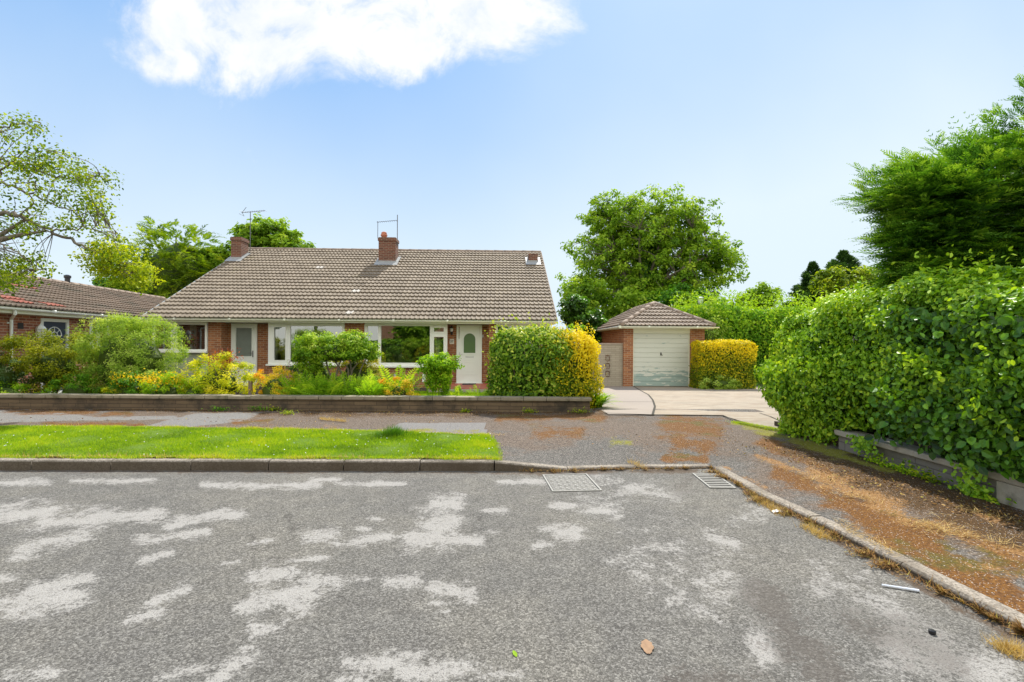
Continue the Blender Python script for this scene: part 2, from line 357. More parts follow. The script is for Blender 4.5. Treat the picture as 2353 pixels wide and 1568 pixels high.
c = t.mix(s1, (.17, .145, .115), (.42, .365, .30)); c = t.mix(t.math('MULTIPLY', t.step(t.noise(co, 2.2, 6, .65), .42, .66), .6), c, (.13, .105, .075))
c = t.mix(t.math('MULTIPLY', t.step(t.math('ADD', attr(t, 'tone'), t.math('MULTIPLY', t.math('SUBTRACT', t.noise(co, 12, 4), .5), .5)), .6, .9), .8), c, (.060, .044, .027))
finish(t, prin(t, c, .92, bump(t, s1, .5, .006), .25)); M['kerb'] = m
m, t = newmat('lawn_soil'); co = objco(t)
c = t.mix(t.noise(co, 18, 5, .7), (.08, .14, .012), (.15, .24, .018)); c = t.mix(t.step(t.noise(co, 2.5, 5, .7), .58, .72), c, (.24, .24, .04))
finish(t, prin(t, c, .9, bump(t, t.noise(co, 80, 4), .8, .02), .2)); M['lawn'] = m
m, t = newmat('far_ground'); co = objco(t)
finish(t, prin(t, t.mix(t.noise(co, .4, 6, .7), (.05, .085, .015), (.10, .13, .03)), .95, spec=.2)); M['ground'] = m
m, t = newmat('cover_iron'); co = objco(t)
finish(t, prin(t, t.mix(t.noise(co, 30, 4, .7), (.085, .08, .07), (.16, .15, .13)), .6, bump(t, t.noise(co, 120, 3), .5, .004), .5)); M['iron'] = m
M['iron_pale'] = plain('worn_iron', (.235, .225, .20), .6, .3, 30)
M['pit'] = plain('gully_pit', (.012, .011, .01), .9, .2)

# leaf palettes
def pal(k, *st, **kw): M[k] = foliage(k, st, **kw)
pal('grass', (.055, .13, .009), (.16, .295, .012), (.275, .435, .017), (.45, .49, .05), trans=.35, rough=.6)
pal('grass_dark', (.04, .12, .012), (.07, .19, .02), (.12, .26, .03), trans=.3)
pal('ivy', (.014, .05, .008), (.045, .14, .014), (.10, .27, .025), (.22, .43, .045), trans=.24, rough=.3, spec=.7)
pal('privet', (.03, .09, .008), (.10, .235, .014), (.235, .44, .028), (.44, .60, .05), trans=.30, rough=.33, spec=.7)
pal('cypress', (.010, .045, .010), (.035, .12, .018), (.11, .26, .032), (.28, .46, .08), trans=.26, rough=.5)
pal('varieg', (.07, .18, .012), (.17, .33, .02), (.36, .52, .05), (.72, .78, .34), trans=.35, rough=.4)
pal('laurel', (.03, .09, .008), (.08, .19, .012), (.19, .34, .022), (.58, .62, .16), trans=.28, rough=.3, spec=.5)
pal('gold', (.05, .13, .008), (.24, .30, .012), (.62, .52, .015), (.80, .62, .03), trans=.35, rough=.38)
pal('goldgreen', (.08, .14, .008), (.30, .32, .01), (.38, .40, .015), (.60, .50, .02), trans=.35)
pal('choisya', (.24, .38, .012), (.50, .56, .02), (.74, .68, .05), (.86, .78, .14), trans=.4)
pal('spirea', (.20, .34, .015), (.56, .52, .03), (.80, .48, .04), (.80, .26, .035), trans=.35)
pal('redtip', (.12, .02, .01), (.32, .06, .03), (.5, .16, .06), trans=.3)
pal('willow', (.13, .25, .04), (.27, .42, .08), (.42, .56, .16), (.60, .70, .34), trans=.4, rough=.6)
pal('olive', (.08, .13, .012), (.20, .25, .015), (.34, .38, .02), (.52, .48, .03), trans=.35)
pal('blueleaf', (.03, .075, .04), (.06, .13, .06), (.12, .20, .09), trans=.25)
pal('herb', (.035, .12, .008), (.09, .25, .012), (.19, .40, .02), trans=.3, rough=.35)
pal('lime', (.08, .22, .008), (.18, .38, .012), (.34, .54, .025), (.52, .64, .08), trans=.4)
pal('fern', (.11, .27, .02), (.24, .44, .03), (.40, .56, .06), trans=.4)
pal('yellowflower', (.75, .48, .02), (.85, .62, .03), (.85, .38, .02), trans=.3)
pal('purple', (.16, .11, .22), (.28, .2, .34), (.4, .3, .42), trans=.3)
pal('hazel', (.08, .18, .016), (.17, .32, .026), (.29, .45, .045), (.44, .57, .09), trans=.4)
pal('sprig', (.05, .11, .01), (.13, .22, .014), (.28, .38, .02), (.50, .56, .03), trans=.42)
pal('cedar', (.06, .13, .012), (.14, .25, .018), (.26, .38, .025), (.42, .50, .035), trans=.3, rough=.6)
pal('darkconifer', (.02, .06, .025), (.045, .115, .04), (.10, .19, .065), trans=.2)
pal('bamboo', (.03, .11, .008), (.08, .24, .014), (.20, .40, .02), (.38, .54, .04), trans=.35, rough=.38)
pal('straw', (.20, .12, .05), (.36, .25, .12), (.56, .44, .27), trans=.2, rough=.8)
pal('litter', (.06, .03, .012), (.20, .10, .04), (.40, .25, .13), (.28, .26, .06), trans=.1, rough=.8)
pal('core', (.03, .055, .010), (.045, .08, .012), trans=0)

# ------------------------------------------------------------------ foliage helpers
def rg(s): return np.random.default_rng(s)
def unit(v): return v / (np.linalg.norm(v, axis=-1, keepdims=True) + 1e-9)
def pn(p, f, s=0.0):
    x, y, z = p[..., 0] * f, p[..., 1] * f, p[..., 2] * f
    a = np.sin(x * 1.7 + y * .9 + s) * np.sin(y * 1.9 - z * .8 + s * 1.3) + np.sin(z * 2.1 + x * .7 + s * .7)
    b = np.sin(x * 3.9 + z * 1.1 + s * 2) * np.sin(y * 3.3 + x * 1.7 + s) + .6 * np.sin(z * 4.7 - y * 2.3 + s)
    return (a * .6 + b * .4) / 1.5
def leaves(mb, P, N, size, aspect, rng, tone, droop=.3, fold=.25):
    n = len(P); N = unit(N); r = rng.normal(size=(n, 3)); T_ = unit(r - (r * N).sum(1)[:, None] * N)
    T_[:, 2] -= droop; T_ = unit(T_); B = unit(np.cross(N, T_)); N2 = np.cross(T_, B)
    L = (size * (.65 + .7 * rng.random(n)))[:, None]; W = L * aspect * .5
    up_ = N2 * fold * W
    V = np.stack([P, P + T_ * .28 * L + B * W * .86 + up_, P + T_ * .66 * L + B * W * .8 + up_, P + T_ * L, P + T_ * .66 * L - B * W * .8 + up_, P + T_ * .28 * L - B * W * .86 + up_], 1).reshape(-1, 3)
    b = np.arange(n)[:, None] * 6
    F = np.concatenate([b + np.array([[0, 1, 2, 3]]), b + np.array([[0, 3, 4, 5]])])
    mb.add(V, F, np.repeat(np.clip(tone, 0, 1), 6))
def fronds(mb, O, Dr, L, nl, ll, w, rng, droop=.25, ang=.9, tone=None, tw=.0):
    n = len(O); Dr = unit(Dr); up = np.array([0, 0, 1.]) + rng.normal(size=(n, 3)) * .35
    S = unit(np.cross(Dr, up)); U = np.cross(S, Dr); L = np.broadcast_to(L, (n,))[:, None]
    tone = rng.random(n) if tone is None else tone
    for k in range(nl):
        tt = .08 + .92 * k / (nl - 1); P = O + Dr * L * tt; P[:, 2] -= (droop * L[:, 0] * tt * tt)
        d0 = Dr.copy(); d0[:, 2] -= 2 * droop * tt * .5; d0 = unit(d0)
        for sg in (-1, 1):
            d = unit(d0 * math.cos(ang) + S * sg * math.sin(ang) + U * (.12 * rng.normal(size=(n, 1))))
            l = L * ll * (1 - .75 * tt ** 1.5) * (.8 + .4 * rng.random((n, 1)))
            ww = w * L * (1 - .4 * tt); pw = unit(np.cross(d, U)) * ww
            V = np.stack([P, P + d * l * .4 + pw, P + d * l, P + d * l * .4 - pw], 1).reshape(-1, 3)
            b = np.arange(n)[:, None] * 4
            mb.add(V, b + np.array([[0, 1, 2, 3]]), np.repeat(np.clip(tone + .25 * (tt - .5) + rng.normal(size=n) * .08, 0, 1), 4))
def sph(rng, n): return unit(rng.normal(size=(n, 3)))
def clumps(rng, crowns, nc, power=.45, pe=2.0):
    wts = np.array([c[3] * c[4] * c[5] for c in crowns]); wts = wts ** .7; wts /= wts.sum()
    k = rng.choice(len(crowns), nc, p=wts); c = np.array([q[:6] for q in crowns])[k]
    d = sph(rng, nc); r = rng.random(nc) ** power; q = d / (np.abs(d) ** pe).sum(1, keepdims=True) ** (1 / pe)
    return c[:, :3] + q * c[:, 3:] * r[:, None], d
def leaf_clumps(mb, C, Dn, rc, nper, size, aspect, rng, flat=.75, droop=.3, updir=.6, tonevar=.3):
    nc = len(C); tc_ = rng.normal(size=nc) * tonevar * .5 + .38
    idx = np.repeat(np.arange(nc), nper); d = sph(rng, len(idx)); rr = rc * (.7 + .6 * rng.random(nc))[idx]
    P = C[idx] + d * (rr * rng.random(len(idx)) ** .5)[:, None] * np.array([1, 1, flat])
    N = d * .5 + Dn[idx] * .4 + np.array([0, 0, updir]) + rng.normal(size=d.shape) * .45
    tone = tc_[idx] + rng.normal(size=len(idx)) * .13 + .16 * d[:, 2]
    leaves(mb, P, N, size, aspect, rng, tone, droop)
def bez(a, b, sag, rng, n=6, wob=.03):
    a = np.array(a, float); b = np.array(b, float); t_ = np.linspace(0, 1, n)[:, None]
    L = np.linalg.norm(b - a); m = (a + b) / 2 + np.array([0, 0, sag * L]) + rng.normal(size=3) * wob * L
    return (1 - t_) ** 2 * a + 2 * t_ * (1 - t_) * m + t_ ** 2 * b
def tree(name, label, cat, base, trunk_h, trunk_r, crowns, nc, rc, nper, size, leafmat, barkmat, seed, limbs=8, aspect=.6, power=.45, group=None, twigs=True, lean=(0, 0), flat=.75, droop=.3):
    rng = rg(seed); root = thing(name, label, cat, tuple(base), group=group); base = np.array(base, float)
    C, Dn = clumps(rng, crowns, nc, power); mb = MB()
    leaf_clumps(mb, C - base, Dn, rc, nper, size, aspect, rng, flat, droop)
    mb.build('crown', M[leafmat], root)
    tb = MB(); top = np.array([lean[0], lean[1], trunk_h])
    tp = bez((0, 0, -.1), top, 0, rng, 6, .03); tb.tube(tp, np.linspace(trunk_r, trunk_r * .6, 6), 9)
    segs = []
    far = rng.choice(nc, min(limbs, nc), replace=False)
    for f in far:
        s0 = tp[rng.integers(3, 6)]; p = bez(s0, C[f] - base, .10, rng, 8, .06)
        tb.tube(p, np.linspace(trunk_r * .45, trunk_r * .06, 8), 6); segs.append(p)
    if twigs and segs:
        S = np.concatenate(segs)
        for c in C - base:
            j = np.argmin(((S - c) ** 2).sum(1) + (S[:, 2] > c[2]) * .5)
            if np.linalg.norm(S[j] - c) > .15: tb.tube(bez(S[j], c, .06, rng, 4, .08), np.linspace(trunk_r * .09, trunk_r * .025, 4), 3, False)
    tb.build('trunk', M[barkmat], root, smooth=True); return root
def blob_core(mb, c, r, seed=0, amp=.12, n=10):
    a = np.linspace(0, math.pi, n); b = np.linspace(0, 2 * math.pi, 2 * n, endpoint=False)
    P = np.array([(math.sin(x) * math.cos(y), math.sin(x) * math.sin(y), math.cos(x)) for x in a for y in b])
    P = P * (1 + amp * pn(P, 2.5, seed))[:, None] * np.array(r) + np.array(c)
    m_ = 2 * n; F = [(i * m_ + j, i * m_ + (j + 1) % m_, (i + 1) * m_ + (j + 1) % m_, (i + 1) * m_ + j) for i in range(n - 1) for j in range(m_)]
    mb.add(P, np.array(F))
def hedge_pts(rng, n, b, rad, faces=(1, 1, 1, 1, 1), nz=.08, nf=1.2, seed=0.0):
    """points and normals over a rounded box b=(x0,x1,y0,y1,z0,z1); faces: front,back,left,right,top weights"""
    x0, x1, y0, y1, z0, z1 = b; w_, d_, h_ = x1 - x0, y1 - y0, z1 - z0
    A = np.array([w_ * h_, w_ * h_, d_ * h_, d_ * h_, w_ * d_]) * np.array(faces, float); k = rng.choice(5, n, p=A / A.sum())
    u_, v_ = rng.random(n), rng.random(n); P = np.zeros((n, 3)); N = np.zeros((n, 3))
    for f, (ax, val, sg) in enumerate(((1, y0, -1), (1, y1, 1), (0, x0, -1), (0, x1, 1), (2, z1, 1))):
        s_ = k == f
        if ax == 1: P[s_] = np.stack([x0 + u_[s_] * w_, np.full(s_.sum(), val), z0 + v_[s_] * h_], 1)
        if ax == 0: P[s_] = np.stack([np.full(s_.sum(), val), y0 + u_[s_] * d_, z0 + v_[s_] * h_], 1)
        if ax == 2: P[s_] = np.stack([x0 + u_[s_] * w_, y0 + v_[s_] * d_, np.full(s_.sum(), val)], 1)
        N[s_, ax] = sg
    lo = np.array([x0 + rad, y0 + rad, -99]); hi = np.array([x1 - rad, y1 - rad, z1 - rad])
    Q = np.clip(P, lo, np.maximum(lo, hi)); dv = P - Q; L = np.linalg.norm(dv, axis=1, keepdims=True)
    P = np.where(L > rad, Q + dv / (L + 1e-9) * rad, P); N = np.where(L > 1e-4, unit(dv), N)
    P = P + N * (nz * pn(P, nf, seed))[:, None]
    return P, N
def hedge(name, label, cat, b, n, size, mat, seed, rad=.25, nz=.1, nf=1.5, aspect=.6, faces=(1, .3, 1, 1, 1), droop=.35, depth=.12, stems=0, shoots=0, group=None, core=True, tonef=None, warp=None):
    rng = rg(seed); cx, cy = (b[0] + b[1]) / 2, (b[2] + b[3]) / 2; base = np.array([cx, cy, b[4]])
    root = thing(name, label, cat, tuple(base), group=group); mb = MB()
    P, N = hedge_pts(rng, n, b, rad, faces, nz, nf, seed)
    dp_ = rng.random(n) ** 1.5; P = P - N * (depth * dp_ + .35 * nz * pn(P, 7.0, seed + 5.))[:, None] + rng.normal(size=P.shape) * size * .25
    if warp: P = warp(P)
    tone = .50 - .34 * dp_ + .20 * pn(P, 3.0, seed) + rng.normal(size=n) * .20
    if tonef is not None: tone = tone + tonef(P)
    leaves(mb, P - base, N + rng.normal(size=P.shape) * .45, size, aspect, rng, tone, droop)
    if shoots:
        Q, N2 = hedge_pts(rng, shoots, b, rad, (.6, .2, .8, .8, 3), nz, nf, seed)
        for j in range(6):
            PP = (warp(Q) if warp else Q) + (N2 * .5 + np.array([0, 0, .6])) * (size * .8 * j) + rng.normal(size=Q.shape) * size * .25
            leaves(mb, PP - base, N2 + rng.normal(size=Q.shape) * .8, size * .9, aspect, rng, .7 + .2 * rng.random(shoots), droop)
    mb.build('foliage', M[mat], root)
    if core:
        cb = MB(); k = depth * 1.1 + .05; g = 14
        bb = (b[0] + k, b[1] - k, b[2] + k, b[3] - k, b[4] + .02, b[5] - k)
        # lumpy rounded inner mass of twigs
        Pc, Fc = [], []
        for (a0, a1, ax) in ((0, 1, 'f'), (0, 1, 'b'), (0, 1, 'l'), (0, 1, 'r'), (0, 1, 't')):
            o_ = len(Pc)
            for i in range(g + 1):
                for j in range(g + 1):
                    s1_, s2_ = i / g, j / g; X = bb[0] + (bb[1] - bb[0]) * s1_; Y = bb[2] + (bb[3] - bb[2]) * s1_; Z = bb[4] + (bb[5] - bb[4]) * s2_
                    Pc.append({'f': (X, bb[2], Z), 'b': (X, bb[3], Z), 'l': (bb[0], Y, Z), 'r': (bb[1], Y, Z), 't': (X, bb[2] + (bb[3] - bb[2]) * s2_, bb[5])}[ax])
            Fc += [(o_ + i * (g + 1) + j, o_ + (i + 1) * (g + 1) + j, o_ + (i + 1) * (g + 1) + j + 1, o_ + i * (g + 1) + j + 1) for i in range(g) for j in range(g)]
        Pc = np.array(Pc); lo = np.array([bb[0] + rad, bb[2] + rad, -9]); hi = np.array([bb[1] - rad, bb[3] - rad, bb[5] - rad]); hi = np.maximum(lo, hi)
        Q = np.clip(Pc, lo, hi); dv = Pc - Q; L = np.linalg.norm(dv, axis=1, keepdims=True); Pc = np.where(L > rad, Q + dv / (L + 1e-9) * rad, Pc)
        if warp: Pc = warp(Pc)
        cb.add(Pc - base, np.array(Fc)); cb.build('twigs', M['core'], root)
    if stems:
        tb = MB()
        for _ in range(stems):
            a = np.array([(b[0] + (b[1] - b[0]) * rng.uniform(.25, .75)) - cx, (b[2] + (b[3] - b[2]) * rng.uniform(.2, .6)) - cy, 0])
            e = a * 1.5 + np.array([0, 0, (b[5] - b[4]) * rng.uniform(.6, .85)]); tb.tube(bez(a, e, 0, rng, 5, .08), np.linspace(.02, .008, 5), 5)
        tb.build('stem', M['twig'], root, smooth=True)
    return root
def shrub(name, label, cat, c, r, n, size, mat, seed, nc=60, rc=.16, aspect=.5, power=.35, zmin=0.0, group=None, stems=5, core=.62, stemmat='twig', droop=.2, flat=.8, extra=None, updir=.6, tonevar=.34):
    power *= .75; n = int(n * 1.25); core = core * .82 if core else core
    """bush of leaf clumps in an ellipsoid centred at c (world), resting on the ground at zmin"""
    rng = rg(seed); base = np.array([c[0], c[1], zmin]); root = thing(name, label, cat, tuple(base), group=group)
    r = (r[0] * 1.02, r[1], r[2] * 1.0); C, Dn = clumps(rng, [(*c, *r)], nc, power, 3.0); C[:, 2] = np.maximum(C[:, 2], zmin + .05)
    mb = MB(); leaf_clumps(mb, C - base, Dn, rc, max(1, n // nc), size, aspect, rng, flat, droop, updir, tonevar)
    if extra: extra(mb, base, rng)
    mb.build('foliage', M[mat], root)
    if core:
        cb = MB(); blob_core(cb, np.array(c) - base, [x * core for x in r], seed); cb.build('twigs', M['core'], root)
    if stems:
        tb = MB()
        for j in range(stems):
            e = C[rng.integers(nc)] - base; tb.tube(bez((rng.normal() * .06, rng.normal() * .06, -.05), e, .1, rng, 5, .06), np.linspace(.018, .005, 5), 4)
        tb.build('stem', M[stemmat], root, smooth=True)
    return root

# ================================================================== GROUND
def seg_mask(px, py, segs):
    """segs: (x1,y1,x2,y2,w[,strength,ysquash]) in photograph pixels"""
    out = np.full(px.shape, -1.0)
    for s_ in segs:
        x1, y1, x2, y2, w_ = s_[:5]; k = s_[5] if len(s_) > 5 else 1.0; q = s_[6] if len(s_) > 6 else 1.0
        dx, dy = x2 - x1, (y2 - y1) * q; L2 = dx * dx + dy * dy + 1e-6
        t_ = np.clip(((px - x1) * dx + (py - y1) * q * dy) / L2, 0, 1)
        dd_ = np.hypot(px - x1 - t_ * dx, (py - y1) * q - t_ * dy)
        out = np.maximum(out, np.where(dd_ < 2 * w_, k * (1 - dd_ / w_), -1))
    return out
def inpoly(px, py, poly):
    ins = np.zeros(px.shape, bool); n = len(poly)
    for i in range(n):
        (x1, y1), (x2, y2) = poly[i], poly[(i + 1) % n]
        c_ = ((y1 > py) != (y2 > py)) & (px < (x2 - x1) * (py - y1) / (y2 - y1 + 1e-9) + x1); ins ^= c_
    return ins
def grid(x0, x1, y0, y1, st, zf):
    nx, ny = int((x1 - x0) / st) + 1, int((y1 - y0) / st) + 1
    X, Y = np.meshgrid(np.linspace(x0, x1, nx), np.linspace(y0, y1, ny), indexing='ij')
    Z = zf(X, Y); V = np.stack([X, Y, Z], -1).reshape(-1, 3)
    i = np.arange(nx - 1)[:, None] * ny + np.arange(ny - 1)[None]; F = np.stack([i, i + ny, i + ny + 1, i + 1], -1).reshape(-1, 4)
    return V, F

mb = MB(); mb.add(*grid(-90, 90, -60, 260, 10, lambda X, Y: X * 0 - .20)); mb.F = [mb.F[0]]
struct(mb.build('ground', M['ground']))

# kerb line: foot of the kerb on the road, and its height
KB = [(G(-900, 1077), .115), (G(0, 1081), .115), (G(1135, 1083.5), .115), (G(1305, 1084), .035), (G(1465, 1079), .03), (G(1634, 1078), .03), (G(1735, 1139), .04),
      (G(1901, 1222), .055), (G(2200, 1380), .055), (G(2353, 1460), .055), (np.array([2.52, .2, 0]), .055), (np.array([2.56, -8.0, 0]), .08)]
KP = np.array([k[0][:2] for k in KB]); KH = np.array([k[1] for k in KB])
def kerbdist(X, Y):
    best_d = np.full(X.shape, 1e9); hh = np.zeros(X.shape)
    for i in range(len(KP) - 1):
        a, b = KP[i], KP[i + 1]; d_ = b - a; L2 = d_.dot(d_); t_ = np.clip(((X - a[0]) * d_[0] + (Y - a[1]) * d_[1]) / L2, 0, 1)
        q = np.hypot(X - a[0] - t_ * d_[0], Y - a[1] - t_ * d_[1]); s_ = q < best_d
        best_d = np.where(s_, q, best_d); hh = np.where(s_, KH[i] * (1 - t_) + KH[i + 1] * t_, hh)
    return best_d, hh
def zpave(X, Y):
    X = np.asarray(X, float); Y = np.asarray(Y, float); d_, h_ = kerbdist(X, Y); s_ = np.clip((d_ - .1) / 1.3, 0, 1); s_ = s_ * s_ * (3 - 2 * s_)
    return h_ - .006 + (.118 - h_) * s_ + .006 * np.sin(X * 2.1 + .7) * np.sin(Y * 1.7)
def zdrive(X, Y): return .126 - .27 * np.clip((np.asarray(Y, float) - 9.6) / 9.0, 0, 1.2)

# road
mb = MB(); mb.add(*grid(-14, 3.2, 1.0, 6.1, .045, lambda X, Y: X * 0)); V = mb.V[0]
px, py = project(V[:, 0], V[:, 1], V[:, 2])
q8 = lambda L: [(.599 * a[0] - a[2] * .6 * a[4 if len(a) > 4 else 0] * 0 - .599 * a[2] * .75, 1041.8 + .599 * a[1] + .599 * a[3] * (a[4] if len(a) > 4 else 0), .599 * a[0] + .599 * a[2] * .75, 1041.8 + .599 * a[1] - .599 * a[3] * (a[4] if len(a) > 4 else 0), .599 * a[3] * 1.25 * 1.0, 1, 1) for a in L]
PALE = [(80, 115, 150, 13), (430, 105, 210, 11), (1000, 122, 300, 13), (1420, 118, 180, 9), (1250, 100, 80, 8), (60, 235, 170, 42), (270, 255, 150, 36, .2), (480, 238, 190, 24, .3), (800, 243, 170, 20, .5), (700, 272, 80, 16, .8),
        (210, 335, 160, 26, .9), (90, 395, 60, 20, .5), (570, 332, 75, 20), (700, 312, 130, 15, 1), (600, 400, 90, 13, 1.2), (230, 500, 150, 26, 1), (140, 560, 200, 44, .4), (20, 600, 60, 30), (0, 480, 40, 20), (650, 545, 100, 24, 1.1), (560, 622, 85, 18, 1),
        (1000, 340, 60, 10, .8), (880, 420, 60, 7, .8), (1230, 318, 80, 24), (1320, 345, 80, 16), (1430, 328, 80, 20, .5), (1390, 290, 40, 9), (1440, 250, 28, 9), (1180, 405, 95, 11, .6),
        (1705, 195, 55, 34), (1690, 262, 60, 42), (1640, 335, 95, 38), (1790, 332, 75, 18), (1900, 302, 30, 9), (1900, 218, 60, 12), (2080, 350, 50, 14), (2190, 305, 45, 32), (2160, 200, 55, 12), (2290, 222, 45, 14), (2110, 290, 40, 16),
        (1050, 475, 90, 30, .5), (1090, 540, 140, 46, .4), (950, 590, 50, 28), (1230, 490, 70, 30), (1150, 590, 50, 16), (1020, 668, 65, 26), (1130, 632, 50, 10, .8), (1370, 480, 55, 12), (1540, 492, 80, 22), (1730, 530, 95, 34), (1670, 575, 40, 12), (1700, 612, 25, 9),
        (110, 850, 130, 22, .5), (700, 845, 120, 28, .8), (890, 825, 90, 44, .8), (1440, 800, 130, 34, .3), (1700, 830, 190, 42), (1600, 780, 60, 18), (1350, 870, 80, 20), (1950, 850, 80, 20), (2000, 110, 120, 10)]
segs = q8(PALE)
segs += [(1745, 1460, 1760, 1520, 34), (1690, 1250, 1620, 1230, 18, .7), (2060, 1480, 2320, 1550, 56, .75), (1770, 1170, 1690, 1190, 16, .3), (1380, 1110, 1560, 1140, 22, .45), (1650, 1330, 1500, 1300, 60, .25), (1900, 1330, 2050, 1400, 40, .35), (1350, 1160, 1420, 1180, 24, .5)]
stain = [(1740, 1360, 1790, 1400, 42, .9), (1800, 1440, 1900, 1540, 60, .8), (1950, 1430, 2200, 1520, 40, .5), (1580, 1110, 1560, 1125, 20, .5), (1540, 1560, 1800, 1568, 30, .5)]
dirt = [(1600, 1082, 1480, 1083, 8, .9), (1660, 1088, 1900, 1225, 9), (1900, 1228, 2190, 1392, 10), (2190, 1392, 2353, 1478, 13), (0, 1083, 1130, 1086, 4, .6), (1130, 1088, 1470, 1084, 6, .7), (1240, 1088, 1260, 1088, 8, 1)]
mb.build('road', M['road'], attrs={'pale': seg_mask(px, py, segs), 'stain': seg_mask(px, py, stain), 'dirt': seg_mask(px, py, dirt)})
struct(bpy.data.objects['road'])
mb = MB(); z_ = -.004
for (a, b, c, d) in ((-60, -14, -9, 6.1), (3.2, 60, -9, -4), (-14, 3.2, -9, 1.0)): mb.add([(a, c, z_), (b, c, z_), (b, d, z_), (a, d, z_)], [(0, 1, 2, 3)])
k = mb.build('road_beyond', M['road'], attrs={a: np.full(12, -1.0) for a in ('pale', 'stain', 'dirt')}); struct(k)

# pavement (left strip, crossing and the mossy right-hand strip) as one undulating sheet
V, F = grid(-15, 5.2, -8, 10.3, .055, zpave)
# drop what lies on the road side of the kerb
cen = V[F].mean(1); a, b = cen[:, 0], cen[:, 1]
xl = np.interp(b, KP[::-1, 1][:8], KP[::-1, 0][:8])       # kerb x as a function of y on the right-hand run
rightrun = KP[5:][::-1]; xr_ = np.interp(b, rightrun[:, 1], rightrun[:, 0]); yl_ = np.interp(a, KP[:6, 0], KP[:6, 1])
keep = ((b > yl_ + .05) & (a < KP[5, 0])) | ((a > xr_ + .05) & (a > 2.0) & (b < KP[5, 1])) | ((b >= KP[5, 1]) & (a >= KP[5, 0] - .02))
F = F[keep]; mb = MB(); mb.add(V, F); px, py = project(V[:, 0], V[:, 1], V[:, 2]); near = V[:, 1] > .5
moss = seg_mask(px, py, [(1540, 975, 1640, 985, 30), (1560, 1018, 1620, 1024, 22), (1530, 1050, 1620, 1052, 13, 1.1), (1790, 1085, 1850, 1110, 22), (1900, 1140, 2050, 1230, 22, .8), (2080, 1235, 2353, 1410, 52, 1.3), (1950, 1150, 2150, 1230, 30, .9), (2030, 1250, 2200, 1310, 30, .8), (1760, 1010, 1900, 1080, 24, .9),
                                 (1150, 958, 1380, 957, 12, .9), (2190, 1200, 2353, 1300, 40, .6), (1230, 990, 1330, 995, 14, .5), (100, 975, 330, 977, 6, .9), (0, 945, 300, 950, 6, .7), (540, 972, 620, 968, 8, .6)])
straw = seg_mask(px, py, [(1740, 1045, 1900, 1110, 13, 1.1), (1860, 1080, 2080, 1180, 34, 1.2), (2060, 1185, 2353, 1275, 26, 1.0), (2150, 1200, 2250, 1230, 20, .9), (2250, 1180, 2353, 1215, 14, .8), (2200, 1290, 2353, 1330, 16, .5), (745, 979, 785, 981, 5, .6), (1655, 1068, 1760, 1120, 8, .8), (1930, 1195, 2100, 1290, 10, .5)])
dark = seg_mask(px, py, [(1820, 1030, 2000, 1085, 32, 1.2), (1960, 1080, 2353, 1225, 60, 2.2), (2100, 1160, 2353, 1250, 34, 1.2), (0, 938, 1390, 950, 9, .9), (600, 950, 1100, 955, 9, .8), (1380, 948, 1480, 955, 8, .5)])
green = seg_mask(px, py, [(1690, 970, 1830, 1012, 12, 1.1), (1790, 1000, 1930, 1045, 18, 1.1), (1890, 1035, 2050, 1085, 12, .9), (1410, 1012, 1440, 1016, 12, .7), (0, 979, 1100, 990, 3, .6)])
brown = seg_mask(px, py, [(0, 965, 1150, 968, 22, 1.2), (1130, 975, 1500, 985, 24, .8), (1480, 990, 1760, 1000, 40, .7), (1150, 1010, 1300, 1012, 20, .6), (1780, 1060, 2300, 1250, 60, .7)])
patch = np.where(inpoly(px, py, [(-400, 938), (60, 940), (215, 958), (90, 970), (-400, 975)]) | inpoly(px, py, [(330, 980), (450, 950), (607, 947), (560, 968), (430, 982)]) | inpoly(px, py, [(0, 961), (400, 956), (420, 964), (0, 969)]) | inpoly(px, py, [(915, 972), (1115, 972), (1117, 1000), (895, 994)]), 1., 0.)
fixn = lambda a_, v_: np.where(near, a_, v_)
struct(mb.build('pavement', M['pave'], smooth=True, attrs={'moss': fixn(moss, .3), 'straw': fixn(straw, -1), 'darkmoss': fixn(dark, -.3), 'green': fixn(green, -1), 'brown': fixn(brown, .2), 'patch': fixn(patch, 0)}))

# kerb stones
def kerb_run(mb, pts, hs, n, w_=.125, gap=.014, seed=1, ds=None):
    rng = rg(seed); pts = np.array(pts); seg = np.r_[0, np.cumsum(np.linalg.norm(np.diff(pts, axis=0), axis=1))]
    L = seg[-1]; cuts = np.linspace(0, L, n + 1) if ds is None else ds
    for i in range(len(cuts) - 1):
        m_ = 5; t_ = np.linspace(cuts[i] + gap / 2, cuts[i + 1] - gap / 2, m_)
        P = np.stack([np.interp(t_, seg, pts[:, 0]), np.interp(t_, seg, pts[:, 1])], 1); H_ = np.interp(t_, seg, hs) + rng.uniform(-.004, .004)
        tg = unit(np.gradient(P, axis=0)); nr = np.stack([-tg[:, 1], tg[:, 0]], 1); off = rng.uniform(-.006, .006)
        prof = [(0, -.08), (.006, None, -.022), (.024, None, -.002), (w_ - .012, None, 0), (w_, None, -.012), (w_, -.05)]
        V_ = []
        for j in range(m_):
            for q in prof:
                zz = q[1] if len(q) == 2 else H_[j] + q[2]; V_.append((*(P[j] + nr[j] * (q[0] + off)), zz))
        k_ = len(prof); F_ = [(j * k_ + a_, (j + 1) * k_ + a_, (j + 1) * k_ + a_ + 1, j * k_ + a_ + 1) for j in range(m_ - 1) for a_ in range(k_ - 1)]
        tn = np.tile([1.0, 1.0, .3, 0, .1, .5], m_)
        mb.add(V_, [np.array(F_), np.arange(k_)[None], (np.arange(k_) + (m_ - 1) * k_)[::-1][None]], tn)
mb = MB(); LH = KH[:6].copy()
Lp = [tuple(p) for p in KP[:6]]; seg = np.r_[0, np.cumsum(np.linalg.norm(np.diff(KP[:6], axis=0), axis=1))]
